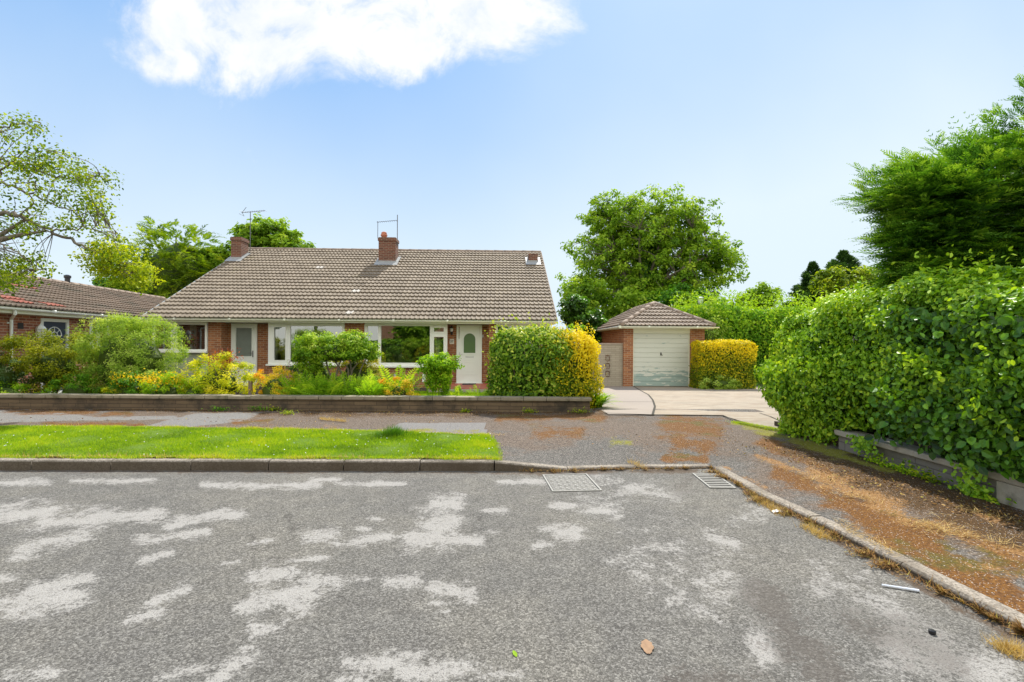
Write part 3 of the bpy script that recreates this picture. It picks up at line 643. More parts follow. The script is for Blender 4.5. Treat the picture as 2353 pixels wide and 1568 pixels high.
def s_of(x): return np.interp(x, KP[:6, 0], seg)
cut = [s_of(G(px_, 1082)[0]) for px_ in (68, 252, 437, 617, 790, 965, 1136, 1305, 1467)]
st_ = cut[0]; pre = [st_ - .925 * k for k in range(1, 14) if st_ - .925 * k > 0]
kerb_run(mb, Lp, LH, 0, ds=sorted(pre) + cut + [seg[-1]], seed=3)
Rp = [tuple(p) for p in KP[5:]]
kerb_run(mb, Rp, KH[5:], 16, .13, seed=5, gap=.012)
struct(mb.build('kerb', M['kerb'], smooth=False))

# verge: base sheet + blades
vg = [G(-500, 979, .125), G(0, 979, .125), G(300, 981, .125), G(600, 985, .125), G(900, 992, .125), G(1118, 1000, .125), G(1134, 1012, .125), G(1142, 1035, .12), G(1146, 1055, .115)]
def verge_y(X):  # back edge
    P = np.array(vg[:6]); return np.interp(X, P[:, 0], P[:, 1])
def verge_x(Y):
    P = np.array(vg[5:])[::-1]; return np.interp(Y, P[:, 1], P[:, 0])
def yfront(X): return np.interp(X, KP[:6, 0], KP[:6, 1]) + .13
XS = np.linspace(-11, -.15, 260); V = []
for j in range(30):
    f_ = j / 29; Y = yfront(XS) + (verge_y(XS) - yfront(XS)) * f_ ; X = np.minimum(XS, verge_x(Y))
    V.append(np.stack([X, Y, zpave(X, Y) + .012 + .012 * np.sin(X * 5) * np.sin(Y * 4 + X)], 1))
V = np.array(V).transpose(1, 0, 2).reshape(-1, 3); i = np.arange(259)[:, None] * 30 + np.arange(29)[None]; F = np.stack([i, i + 30, i + 31, i + 1], -1).reshape(-1, 4)
mb = MB(); mb.add(V, F); struct(mb.build('verge', M['lawn'], smooth=True))
def blades(mb, P, h, w_, rng, tone, lean=.5):
    n = len(P); a = rng.random(n) * 6.283; s_ = np.stack([np.cos(a), np.sin(a), 0 * a], 1); l = rng.normal(size=(n, 3)) * lean; l[:, 2] = 1; l = unit(l)
    h = (np.broadcast_to(h, (n,)) * (.6 + .7 * rng.random(n)))[:, None]
    V_ = np.stack([P - s_ * w_ / 2, P + s_ * w_ / 2, P + l * h], 1).reshape(-1, 3); mb.add(V_, np.arange(n)[:, None] * 3 + np.array([[0, 1, 2]]), np.repeat(np.clip(tone, 0, 1), 3))
rng = rg(11); n = 150000; X = rng.uniform(-9.6, .05, n); f_ = rng.random(n); Y = yfront(X) - .05 + .055 * np.sin(X * 7.3) * np.sin(X * 2.9 + 1) * (rng.random(n) < .8) + (verge_y(X) + .02 + .05 * np.sin(X * 3.7) * np.sin(X * 8.1 + 2) - yfront(X) + .05) * f_
ok = X < verge_x(Y) + .02 + .03 * rng.normal(size=n); X, Y = X[ok], Y[ok]
P = np.stack([X, Y, zpave(X, Y) + .01], 1); g_ = pn(P, 2.6, 1.0); g2 = pn(P, 9, 3.)
hh = .034 + .016 * np.clip(g_, -1, 1) + .012 * g2; tone = .48 + .26 * g_ + .20 * g2 + rng.normal(size=len(X)) * .16 + .3 * (rng.random(len(X)) < .03)
edge_ = np.minimum(np.abs(Y - verge_y(X)), np.abs(Y - yfront(X))); tone = tone + np.where(edge_ < .06, .3, 0)
# the tussock near the right-hand back edge
tc0 = G(900, 1005, .12)[:2]; td = np.exp(-(((X - tc0[0]) / .5) ** 2 + ((Y - tc0[1]) / .28) ** 2)); hh = hh + .03 * td; tone = tone - .16 * td
tc1 = G(760, 1030, .12)[:2]; td = np.exp(-(((X - tc1[0]) / .9) ** 2 + ((Y - tc1[1]) / .15) ** 2)); tone = tone - .2 * td
mb = MB(); blades(mb, P, np.maximum(hh, .012), .007, rng, tone, .65)
stuff(mb.build('grass', M['grass']), 'bright green mown grass on the verge between kerb and pavement', 'grass')
c0 = G(905, 1003, .12); mb = MB(); n = 900; rr = np.abs(rng.normal(size=n)); aa = rng.random(n) * 6.28; P = np.stack([c0[0] + rr * .17 * np.cos(aa), c0[1] + rr * .1 * np.sin(aa), np.full(n, .13)], 1)
blades(mb, P - c0, np.clip(.17 - .05 * rr, .05, .2), .011, rng, .3 + .3 * rng.random(n), .8)
o = mb.build('grass_tussock', M['grass_dark'], loc=tuple(c0)); tag(o, 'taller dark green tuft of grass at the back edge of the verge', 'grass tuft')
# white daisies/clover flecks in the verge
mb = MB(); n = 190; X = rng.uniform(-8, -.2, n); Y = yfront(X) + (verge_y(X) - yfront(X)) * rng.random(n); P = np.stack([X, Y, zpave(X, Y) + .045], 1)
leaves(mb, P, np.tile([0, -.4, 1.], (n, 1)) + rng.normal(size=(n, 3)) * .2, .012, .9, rng, np.full(n, .7), 0)
stuff(mb.build('clover_flowers', M['paper']), 'tiny white clover flowers scattered through the verge grass', 'flowers')

# dead grass and litter
def strewn(mb, pts, L, w_, rng, zf, tone=None, flat=.25):
    n = len(pts); X, Y = pts[:, 0], pts[:, 1]; P = np.stack([X, Y, zf(X, Y) + .006 + .02 * rng.random(n) ** 2], 1); a = rng.random(n) * 6.283
    T_ = np.stack([np.cos(a), np.sin(a), rng.normal(size=n) * flat], 1); T_[:, 2] = np.abs(T_[:, 2]); B = np.stack([-np.sin(a), np.cos(a), 0 * a], 1); l = (L * (.4 + rng.random(n)))[:, None]
    V_ = np.stack([P - B * w_ / 2, P + B * w_ / 2, P + T_ * l], 1).reshape(-1, 3); mb.add(V_, np.arange(n)[:, None] * 3 + np.array([[0, 1, 2]]), np.repeat(rng.random(n) if tone is None else tone, 3))
def band(rng, n, segs_):
    out = []
    per = np.array([math.dist(s_[:2], s_[2:4]) * s_[4] * (s_[5] if len(s_) > 5 else 1) for s_ in segs_]); per = (per / per.sum() * n).astype(int)
    for s_, m_ in zip(segs_, per):
        t_ = rng.random(m_); x = s_[0] + (s_[2] - s_[0]) * t_ + rng.normal(size=m_) * s_[4] * .7; y = s_[1] + (s_[3] - s_[1]) * t_ + rng.normal(size=m_) * s_[4] * .5
        r = np.array([ray(a_, b_) for a_, b_ in zip(x, y)]).reshape(-1, 3); t2 = (.1 - CAMH) / r[:, 2]; out.append(np.stack([r[:, 0] * t2, t2], 1))
    return np.concatenate(out)
mb = MB(); P = band(rng, 5200, [(1745, 1048, 1900, 1110, 8), (1860, 1085, 2080, 1185, 18), (2060, 1180, 2345, 1265, 20, .9), (2200, 1170, 2345, 1210, 12, .7), (1930, 1190, 2060, 1260, 10, .5)]); P = P[P[:, 0] < 4.25]
gs = pn(np.c_[P, P[:, 0] * 0], 3.2, 4.) + rng.normal(size=len(P)) * .3; P = P[gs > .12]
strewn(mb, P, .07, .004, rng, zpave)
P = []
for _ in range(2):
    X = rng.uniform(-9.5, -.1, 2600); Y = (yfront(X) + np.abs(rng.normal(size=2600)) * .035 - .02) if _ == 0 else (verge_y(X) - rng.normal(size=2600) * .035); k_ = pn(np.stack([X, Y, X * 0], 1), 1.9, 2.) > -.25; P.append(np.stack([X, Y], 1)[k_])
strewn(mb, np.concatenate(P), .05, .005, rng, zpave, flat=.7)
stuff(mb.build('dry_grass', M['straw']), 'matted straw coloured dead grass on the mossy pavement by the hedge', 'dry grass')
def kerbside(n, s0, s1, sc, run):
    sg = np.r_[0, np.cumsum(np.linalg.norm(np.diff(run, axis=0), axis=1))]; t_ = s0 + (s1 - s0) * rng.random(n); t_ = np.clip(t_ + .05 * np.sin(t_ * 9) + .08 * np.sin(t_ * 23), 0, sg[-1])
    x, y = np.interp(t_, sg, run[:, 0]), np.interp(t_, sg, run[:, 1]); x2, y2 = np.interp(t_ + .01, sg, run[:, 0]), np.interp(t_ + .01, sg, run[:, 1]); tx, ty = unit(np.stack([x2 - x, y2 - y], 1)).T
    off = .004 + np.abs(rng.normal(size=n)) * sc * (.55 + .45 * np.sin(t_ * 5.3 + 1)); return np.stack([x + ty * off, y - tx * off], 1)
mb = MB(); RR = KP[5:10]; P = np.concatenate([kerbside(5200, .05, 4.6, .075, RR), kerbside(500, 8.0 + 2.4, 13.2, .02, KP[:6]), kerbside(700, s_of(.1), s_of(2.2), .045, KP[:6])])
strewn(mb, P, .045, .006, rng, lambda a_, b_: a_ * 0, tone=rng.random(len(P)) ** 1.7, flat=.5)
stuff(mb.build('gutter_debris', M['litter']), 'brown dead leaves and straw gathered in the gutter along the kerb', 'debris')
mb = MB(); P = band(rng, 2600, [(0, 944, 1380, 952, 5), (600, 953, 1100, 956, 6), (1650, 1000, 1750, 1040, 18, .5), (1900, 1080, 2340, 1200, 20, .5), (1750, 1020, 2000, 1120, 20, .6), (1250, 1000, 1650, 1010, 20, .15), (0, 968, 1100, 970, 10, .15)]); P = P[(P[:, 0] < 4.25) & (P[:, 1] < 9.68)]
n = len(P); leaves(mb, np.stack([P[:, 0], P[:, 1], zpave(P[:, 0], P[:, 1]) + .012], 1), np.tile([0, 0, 1.], (n, 1)) + rng.normal(size=(n, 3)) * .35, .026, .5, rng, rng.random(n) ** 2.2, 0)
stuff(mb.build('fallen_leaves', M['litter']), 'small brown fallen leaves along the foot of the low walls', 'leaves')
# straw wisps growing along kerb, and orange grass tuft at back of verge
for (a, b, c, d, n, lab) in ((735, 978, 795, 984, 500, 'dry yellow grass tuft at the back edge of the verge'), (1735, 1140, 1800, 1180, 500, 'dry straw tuft in the gutter just below the drain grating'), (1850, 1205, 1900, 1235, 350, 'dry straw tuft in the gutter by the middle of the sloping kerb'), (2300, 1478, 2350, 1500, 380, 'dry straw tuft in the gutter at the right edge of the picture'), (1450, 1066, 1475, 1078, 160, 'small dry weed growing over the kerb between cover and drain')):
    p0, p1 = G(a, b, .02), G(c, d, .02); c0 = (p0 + p1) / 2; P = p0 + (p1 - p0) * rng.random((n, 1)) + rng.normal(size=(n, 3)) * np.array([.03, .03, 0]); mb = MB()
    blades(mb, P - c0, .07, .004, rng, .3 + .7 * rng.random(n), 1.1)
    z0 = .13 if b < 1000 else (.0 if b > 1100 else .04); tag(mb.build('dry_tuft', M['straw'], loc=(c0[0], c0[1], z0)), lab, 'grass tuft', 'dry grass tufts along the kerb and verge')

# garden ground, drive
mb = MB(); V, F = grid(-32, 1.86, 9.9, 60, .5, lambda X, Y: X * 0 - .08 + .12 * np.clip((11.0 - Y), 0, 1)); mb.add(V, F); struct(mb.build('garden_soil', M['soil'], smooth=True))
c0, c1 = G(960, 911, -.08), G(1150, 903.5, -.08)
mb = MB(); mb.add([(-4.2, 13.2, -.07), (1.3, 13.2, -.07), (1.3, 15.6, -.07), (-4.2, 15.6, -.07)], [(0, 1, 2, 3)]); struct(mb.build('front_lawn', M['lawn']))
n = 26000; P = np.stack([rng.uniform(-4.2, 1.3, n), rng.uniform(13.2, 15.55, n), np.full(n, -.07)], 1); mb = MB(); blades(mb, P, .045, .014, rng, .5 + rng.normal(size=n) * .15, .5)
stuff(mb.build('lawn_grass', M['grass']), 'sunlit front lawn grass seen just above the low wall below the door step', 'grass')
fe = np.array([G(1372, 948, .12), G(1500, 953.5, .12), G(1660, 955, .12), G(1700, 972, .12), G(1812, 993, .12), G(1880, 1014, .12), (5.3, 6.0, .12)])
XD = np.r_[np.linspace(1.86, 5.3, 60), np.linspace(5.4, 20, 20)]; ND = 46; V = []
for x in XD:
    y0 = np.interp(x, fe[:, 0], fe[:, 1]) if x < 5.3 else 5.9
    for j in range(ND): y = y0 + (19.4 - y0) * j / (ND - 1); V.append((x, y, zdrive(x, y)))
V = np.array(V); i = np.arange(len(XD) - 1)[:, None] * ND + np.arange(ND - 1)[None]; F = np.stack([i, i + ND, i + ND + 1, i + 1], -1).reshape(-1, 4)
mb = MB(); mb.add(V, F); struct(mb.build('driveway', M['drive'], smooth=True))
# paler left slab, bounded by a curved joint
curve = [(1452, 886), (1470, 897), (1490, 908), (1500, 920), (1505, 935), (1500, 953.5)]
cp = []
for a, b in curve:
    p = G(a, b, .05)
    for _ in range(4): p = G(a, b, float(zdrive(p[0], p[1])))
    cp.append(p)
cp = np.array(cp)[::-1]; YS = np.linspace(cp[0, 1], 18.75, 40); V = []
for y in YS:
    xr = np.interp(y, cp[:, 1], cp[:, 0]); V += [(1.87 + (xr - 1.87) * k / 6, y, zdrive(0, y) + .006) for k in range(7)]
i = np.arange(39)[:, None] * 7 + np.arange(6)[None]; mb = MB(); mb.add(V, np.stack([i, i + 1, i + 8, i + 7], -1).reshape(-1, 4)); struct(mb.build('driveway_slab', M['slab']))
m, t = newmat('joint_dark'); finish(t, prin(t, (.035, .03, .018), .95)); M['joint'] = m
def joint(mb, pts, w_, zf=zdrive, off=.010):
    P = np.array(pts)[:, :2]; tg = unit(np.gradient(P, axis=0)); nr = np.stack([-tg[:, 1], tg[:, 0]], 1)
    V_ = []
    for p, q in zip(P, nr):
        for s_ in (-1, 1): v_ = p + q * w_ * s_ / 2; V_.append((v_[0], v_[1], float(zf(v_[0], v_[1])) + off))
    mb.add(V_, np.array([(2 * j, 2 * j + 1, 2 * j + 3, 2 * j + 2) for j in range(len(P) - 1)]))
def gd(a, b):
    p = G(a, b, .05)
    for _ in range(4): p = G(a, b, float(zdrive(p[0], p[1])))
    return p
mb = MB(); fine = np.array([np.interp(np.linspace(0, 5, 30), range(6), cp[:, k]) for k in range(3)]).T; joint(mb, fine, .045)
joint(mb, [gd(x, 924.5 + .0 * x) for x in np.linspace(1392, 1500, 8)], .03, off=.014)
joint(mb, [gd(a, b) for a, b in ((1385, 950), (1440, 952), (1500, 954), (1580, 954), (1660, 955), (1700, 972))], .03)
joint(mb, [gd(a, b) for a, b in ((1752, 897), (1785, 909), (1822, 924))], .03); joint(mb, [gd(a, b) for a, b in ((1745, 950), (1770, 958), (1800, 972))], .02); joint(mb, [gd(a, b) for a, b in ((1630, 900), (1752, 899), (1830, 900))], .03); joint(mb, [gd(a, b) for a, b in ((1700, 973), (1760, 985), (1812, 994))], .04)
struct(mb.build('driveway_joints', M['joint']))
# soil bank under the right-hand hedge
mb = MB(); mb.box(4.46, 9.5, -3, 8.2, -.1, .20); struct(mb.build('hedge_bank', M['soil']))
mb = MB(); n = 3000; t_ = rng.random(n); P = np.array([gd(1690 + 130 * a, 970 + 24 * a) for a in np.linspace(0, 1, 40)]); Q = P[(t_ * 39.99).astype(int)] + rng.normal(size=(n, 3)) * np.array([.06, .06, 0]); Q[:, 2] = .12; blades(mb, Q, .035, .006, rng, .55 + .4 * rng.random(n), .7)
stuff(mb.build('moss_fringe', M['grass']), 'yellow green grass and moss fringe where the pavement meets the concrete drive', 'grass')

# ================================================================== BUILDINGS
class Frame:
    """local frame of a building: x along its facade, y into it"""
    def __init__(s, O, ang): s.O = np.array([O[0], O[1], 0.]); s.a = ang; s.c, s.s = math.cos(ang), math.sin(ang)
    def loc(s, v): return np.array([v[0] * s.c + v[1] * s.s, -v[0] * s.s + v[1] * s.c, v[2]])
    def on(s, px, py, yl=0.0):
        r = s.loc(ray(px, py)); o = s.loc(np.array([0, 0, CAMH]) - s.O); return o + r * (yl - o[1]) / r[1]
    def x(s, px, yl=0.0, py=790): return float(s.on(px, py, yl)[0])
    def z(s, px, py, yl=0.0): return float(s.on(px, py, yl)[2])
    def roof(s, px, py, y0, z0, slope):
        r = s.loc(ray(px, py)); o = s.loc(np.array([0, 0, CAMH]) - s.O); t_ = (z0 + slope * (o[1] - y0) - o[2]) / (r[2] - slope * r[1]); return o + r * t_
def tiles(mb, O, ux, us, un, xa, xb, SL, gauge=.335, lam=.16, amp=.026, seg=8, lift=.050, phase=0, seed=1):
    """courses of profiled interlocking tiles; xa(s), xb(s) bound each course at distance s up the slope"""
    O, ux, us, un = (np.array(v_, float) for v_ in (O, ux, us, un)); n = int(round(SL / gauge)); g_ = SL / n; rng = rg(seed)
    for k in range(n):
        s0, s1 = k * g_, (k + 1) * g_; a, b = xa((s0 + s1) / 2), xb((s0 + s1) / 2)
        if b - a < .05: continue
        st_ = lam / seg; xs = np.arange(math.floor(a / st_), math.ceil(b / st_) + 1) * st_; xs = np.clip(xs, a, b)
        ph = ((xs + phase) / lam) % 1.0; pr_ = np.where(ph < .42, np.sin(ph / .42 * math.pi) ** .8, -.12 * np.sin((ph - .42) / .58 * math.pi)) * amp
        tid = np.floor((xs + phase) / (lam * 2)); jit = np.sin(tid * 12.9 + k * 78.2) * .003; tn = (np.sin(tid * 127.1 + k * 311.7) * 43758.5) % 1.0
        rows = []
        for (s_, h_, q) in ((s0, lift - .040, 1), (s0, lift, 1), (s1 + .01, 0.0, 1)):
            rows.append(O + xs[:, None] * ux + s_ * us + (h_ + pr_ * q + jit)[:, None] * un)
        m_ = len(xs); i = np.arange(m_ - 1); F_ = np.concatenate([np.stack([r * m_ + i, r * m_ + i + 1, (r + 1) * m_ + i + 1, (r + 1) * m_ + i], 1) for r in (0, 1)])
        mb.add(np.concatenate(rows), F_, np.tile(tn, 3))
def ridge_run(mb, a, b, r=.10, n=None, L=.45):
    a, b = np.array(a, float), np.array(b, float); d_ = np.linalg.norm(b - a); n = n or max(1, int(d_ / L))
    for k in range(n):
        p, q = a + (b - a) * k / n, a + (b - a) * (k + .985) / n; mb.tube([p, q], [r * (1 + .03 * ((k % 3) - 1)), r * .96], 10)
def window(root, fr, x0, x1, z0, z1, cells, y=0.0, name='window', sill=True, room=None):
    """cells: (x0,x1,z0,z1,opening_sash) - white frame with a hole for each pane, glass panes and a sill"""
    mb = MB(); mb.plate(x0, x1, z0, z1, [c_[:4] for c_ in cells], y - .035, .07)
    for c_ in cells:
        if c_[4]:
            a, b, c, d = c_[:4]; e = .045; mb.plate(a - .012, b + .012, c - .012, d + .012, [(a + e, b - e, c + e, d - e)], y - .052, .05)
    wd = mb.build('window', M['white'], root); g_ = MB()
    for c_ in cells:
        e = .045 if c_[4] else 0; a, b, c, d = c_[:4]; p = MB(); p.add([(a + e, y, c + e), (b - e, y, c + e), (b - e, y, d - e), (a + e, y, d - e)], [(0, 1, 2, 3)]); p.build('pane', M['glass'], wd)
    if sill: MB().box(x0 - .04, x1 + .04, y - .13, y - .036, z0 - .045, z0 + .012).build('sill', M['white'], wd, bevel=.006)
    return wd

# ---------------------------------------------------------------- main pair of bungalows
HA = R(1.5); HF = Frame((0, 17.05), HA)
house = thing('semi_detached_bungalow', 'long low brick bungalow pair with brown tiled roof and three chimneys, number 37 door', 'bungalow', (0, 17.05, 0), HA)
E0, ZE, SPAN, SLP = -.48, 2.30, 6.6, math.tan(R(28.5)); ZR = ZE + SPAN * SLP
XL, XR = -12.45, 1.52; WL, WR = XL + .28, XR - .18; GZ = -.12; SOF = 2.17
hx = HF.x
RY = .42                                    # depth of the two door recesses
pA0, pA1 = hx(478), hx(508); r1b = hx(617); w2b = hx(792); w3a = hx(838); r2a = hx(1028); pD0, pD1 = hx(1123), hx(1139.5)
def wbox(*a, mat='brick', name='wall'): return MB().box(*a).build(name, M[mat], house)
zs = HF.z(700, 838); zs3 = HF.z(950, 842); zs1 = HF.z(440, 808)
# front wall: piers, spandrels, recesses
k = MB(); T_ = .25
k.box(pA0, pA1, 0, RY + .01, GZ, SOF)
k.box(pA1, r1b - .002, RY, RY + T_, GZ, SOF)
k.box(r1b, r1b + .001, .001, RY, GZ, SOF)
k.box(w2b, w3a, 0, T_, GZ, SOF)
k.box(r1b + .002, w2b - .001, .002, T_, GZ, zs - .04)
k.box(w3a + .001, r2a - .001, .002, T_, GZ, zs3 - .04)
k.box(r2a, pD0 - .001, RY, RY + T_, GZ, SOF)
k.box(r2a - .10, r2a - .001, T_ + .001, RY + .2, GZ, SOF)
k.box(pD0, pD1, 0, RY + .01, GZ, SOF)
k.box(WR - .12, WR, 0, T_, GZ, SOF)
k.box(pD1 + .001, WR - .121, .002, T_, GZ, zs3 - .04)
k.box(WR - .25, WR - .001, T_ + .002, 12, GZ, SOF)          # right gable side wall
k.box(WL, WL + .25, T_ + .002, 12, GZ, SOF)
k.box(WL, WR, 12.01, 12.25, GZ, SOF)
for X_ in (WL, WR - .25): k.add([(X_ + o_, y_, z_) for o_ in (0, .249) for (y_, z_) in ((.0, SOF + .001), (12.0, SOF + .001), (6.1, ZR - .12))], [np.array([[0, 2, 1], [3, 4, 5]]), np.array([[0, 1, 4, 3], [1, 2, 5, 4], [2, 0, 3, 5]])])
k.build('wall', M['brick'], house)
rw = MB(); rw.box(WL, pA0 - .001, .002, T_, GZ, zs1 - .04); rw.build('rendered_panel', M['render'], house)
# interior: dim rooms behind the glass
k = MB(); k.box(WL + .26, WR - .26, 4.2, 4.3, GZ, SOF); k.box(WL + .26, WR - .26, T_ + .01, 4.2, GZ + .001, GZ + .05); k.box(WL + .26, WR - .26, T_ + .01, 4.2, SOF - .03, SOF - .001)
for X_ in (pA0 + .02, (w2b + w3a) / 2, r2a + .1): k.box(X_, X_ + .1, T_ + RY + .02, 4.19, GZ + .06, SOF - .04)
k.build('interior', M['inner'], house)
# windows
def cell(a, b, t_, l, s_=0, y=0): return (hx(a, y), hx(b, y), HF.z((a + b) / 2, l, y), HF.z((a + b) / 2, t_, y), s_)
wt = 2.165
w1 = window(house, HF, hx(352), hx(477), zs1, wt, [cell(357, 394, 747, 802), cell(407, 472, 746.5, 803)])
w2 = window(house, HF, r1b + .002, w2b - .002, zs, wt, [cell(628, 660, 749, 831, 1), cell(668, 786, 750, 832)])
w3 = window(house, HF, w3a + .002, r2a - .002, zs3, wt, [cell(845, 869, 750, 834, 0), cell(876, 988, 749.5, 834), cell(994.5, 1022.5, 751, 765.5, 1), cell(994.5, 1022.5, 772, 835, 1)])
w4 = window(house, HF, pD1 + .002, WR - .122, zs3, wt, [cell(1144, 1213, 751, 834), cell(1219, hx and 1264, 751, 834)])
# curtains and things on the sill
def curtain(x0, x1, z0, z1, y, n=9):
    c_ = MB(); m_ = n * 6; xs = np.linspace(x0, x1, m_); yy_ = y + .025 * np.sin(np.arange(m_) / 6 * 6.283)
    V_ = np.concatenate([np.stack([xs, yy_, np.full(m_, z)], 1) for z in (z0, z1)]); i = np.arange(m_ - 1); c_.add(V_, np.stack([i, i + 1, i + 1 + m_, i + m_], 1)); return c_.build('curtain', M['curtain'], house, smooth=True)
curtain(hx(625, .4), hx(640, .4), zs, 2.1, .35, 4); curtain(hx(1000, .4), hx(1012, .4), zs3, 2.1, .35, 3); curtain(hx(436, .5), hx(452, .5), zs1, 2.1, .5, 4)
curtain(hx(1148, .4), hx(1165, .4), zs3, 2.1, .35, 4)
# doors
def door_at(pxa, pxb, pyt, pyb, y, mat, name='door'):
    return hx(pxa, y), hx(pxb, y), HF.z((pxa + pxb) / 2, pyb, y), HF.z((pxa + pxb) / 2, pyt, y)
a, b, c, d = door_at(533, 592, 745, 883, RY, 'white'); d = SOF - .004; mz = c + (d - c) * .42
dm = MB(); dm.plate(a, b, c, d, [(a + .10, b - .10, c + .06, d - .13)], RY - .06, .06)
dr = dm.build('door', M['door_white'], house)
lm = MB(); pa, pb, pc, pd = hx(543.5, RY), hx(580, RY), HF.z(560, 819, RY), HF.z(560, 754, RY)
lm.plate(a + .101, b - .101, c + .061, d - .131, [(pa, pb, pc, pd)], RY - .045, .04)
lm.plate(pa - .03, pb + .03, pc - .03, pd + .03, [(pa, pb, pc, pd)], RY - .056, .011)
lm.box(pa, pb, RY - .052, RY - .046, c + .18, pc - .10); lm.build('leaf', M['door_white'], dr, bevel=.004)
p = MB(); p.add([(pa, RY - .012, pc), (pb, RY - .012, pc), (pb, RY - .012, pd), (pa, RY - .012, pd)], [(0, 1, 2, 3)]); p.build('pane', M['frost'], dr)
hd = MB(); hd.box(b - .155, b - .125, RY - .07, RY - .046, mz + .05, mz + .28); hd.tube([(b - .14, RY - .075, mz + .2), (b - .14, RY - .11, mz + .2), (b - .27, RY - .11, mz + .2)], .009, 6); hd.build('handle', M['alu'], dr)
MB().box(a - .02, b + .02, RY - .16, RY - .061, c - .05, c + .002).build('threshold', M['white'], dr)

a, b, c, d = door_at(1049.5, 1107.5, 745, 880, RY, 'white'); d = SOF - .004
dm = MB(); dm.plate(a, b, c, d, [(a + .075, b - .075, c + .05, d - .08)], RY - .06, .06); dr = dm.build('door', M['door_white'], house); dr['label'] = 'white panelled front door with arched green glass'
def dz(py): return HF.z(1079, py, RY)
xa, xb = hx(1065.8, RY), hx(1092.5, RY); cx_ = (xa + xb) / 2
# leaf with arched opening
n_ = 16; rad = (xb - xa) / 2; zt = dz(766.5) ; zc = zt - rad; zb = dz(811.5)
arch = [(xa, zb), (xb, zb)] + [(cx_ + rad * math.cos(t_), zc + rad * math.sin(t_)) for t_ in np.linspace(0, math.pi, n_)]
X0, X1, Z0, Z1 = a + .076, b - .076, c + .051, d - .081; yl_f = RY - .045
lm = MB(); lm.add([(X0, yl_f, Z0), (X1, yl_f, Z0), (X1, yl_f, zb), (X0, yl_f, zb)], [(0, 1, 2, 3)])
lm.add([(X0, yl_f, zb), (xa, yl_f, zb), (xa, yl_f, zc), (X0, yl_f, zc)], [(0, 1, 2, 3)]); lm.add([(xb, yl_f, zb), (X1, yl_f, zb), (X1, yl_f, zc), (xb, yl_f, zc)], [(0, 1, 2, 3)])
ar = arch[2:]; 
for k in range(len(ar) - 1):
    p, q = ar[k], ar[k + 1]; e = lambda w_: ((X1 if w_[0] > cx_ else X0) if abs(w_[0] - cx_) > rad * .7 else w_[0] , w_[1])
    P_ = (min(max(cx_ + (p[0] - cx_) * (X1 - cx_) / rad, X0), X1), Z1 if abs(p[0] - cx_) < rad * .999 else p[1]); Q_ = (min(max(cx_ + (q[0] - cx_) * (X1 - cx_) / rad, X0), X1), Z1 if abs(q[0] - cx_) < rad * .999 else q[1])
    lm.add([(p[0], yl_f, p[1]), (P_[0], yl_f, P_[1]), (Q_[0], yl_f, Q_[1]), (q[0], yl_f, q[1])], [(0, 1, 2, 3)])
def arch_ring(mb, outl, y, w_, dp):
    P = np.array(outl); c_ = P.mean(0); o_ = unit(P - c_) * w_ + P; n = len(P); V_ = [(p_[0], yq, p_[1]) for yq in (y,) for p_ in P] + [(p_[0], y, p_[1]) for p_ in o_] + [(p_[0], y + dp, p_[1]) for p_ in P] + [(p_[0], y + dp, p_[1]) for p_ in o_]
    i = np.arange(n); j = (i + 1) % n; mb.add(V_, np.concatenate([np.stack([i, j, n + j, n + i], 1), np.stack([i, i + 2 * n, j + 2 * n, j], 1), np.stack([n + i, n + j, 3 * n + j, 3 * n + i], 1)]))
arch_ring(lm, arch, yl_f - .022, .035, .035); lf = lm.build('leaf', M['door_white'], dr)
pn_ = MB(); pn_.add([(p_[0], RY - .025, p_[1]) for p_ in arch], [np.arange(len(arch))[None]]); pn_.build('pane', M['greenfrost'], dr)
ml = MB()
for (x_0, x_1, y_0, y_1, w_) in ((1062, 1096, 826, 861, .03), (1067.5, 1090.5, 832, 854, .02), (1062, 1096, 762, 816, .012)):
    A, B, C_, D_ = hx(x_0, RY), hx(x_1, RY), dz(y_1), dz(y_0)
    ml.plate(A, B, C_, D_, [(A + w_, B - w_, C_ + w_, D_ - w_)], yl_f - .018, .018)
ml.build('moulding', M['door_white'], dr); A, B = hx(1070, RY), hx(1089, RY)
MB().box(A, B, yl_f - .016, yl_f - .001, dz(822), dz(818.5)).build('letter_slot', M['lampglass'], dr)
MB().box(a - .04, b + .04, RY - .17, RY - .061, c - .05, c + .002).build('threshold', M['white'], dr, bevel=.005)
hd = MB(); hd.box(X0 + .02, X0 + .05, yl_f - .02, yl_f - .001, c + .9, c + 1.1); hd.tube([(X0 + .035, yl_f - .02, c + 1.03), (X0 + .035, yl_f - .05, c + 1.03), (X0 + .14, yl_f - .05, c + 1.03)], .008, 6); hd.build('handle', M['lampglass'], dr)
# number plaque
A, B, C_, D_ = hx(1033, RY), hx(1043.5, RY), HF.z(1038, 791, RY), HF.z(1038, 779.5, RY)
pq = MB().box(A, B, RY - .022, RY - .001, C_, D_).build('number_plaque', plain('plaque_enamel', (.78, .76, .66), .3, .03), house, bevel=.02)
tcv = bpy.data.curves.new('digits', 'FONT'); tcv.body = '37'; tcv.size = .115; tcv.extrude = .002; tcv.align_x = 'CENTER'; tcv.align_y = 'CENTER'; tcv.offset = .002
to = bpy.data.objects.new('digits_src', tcv); COL.objects.link(to); bpy.context.view_layer.update()
me = bpy.data.meshes.new_from_object(to.evaluated_get(bpy.context.evaluated_depsgraph_get())); bpy.data.objects.remove(to)
dg = bpy.data.objects.new('digits', me); COL.objects.link(dg); dg.parent = pq; dg.location = ((A + B) / 2, RY - .0245, (C_ + D_) / 2); dg.rotation_euler = (R(90), 0, 0); me.materials.clear(); me.materials.append(M['dark'])
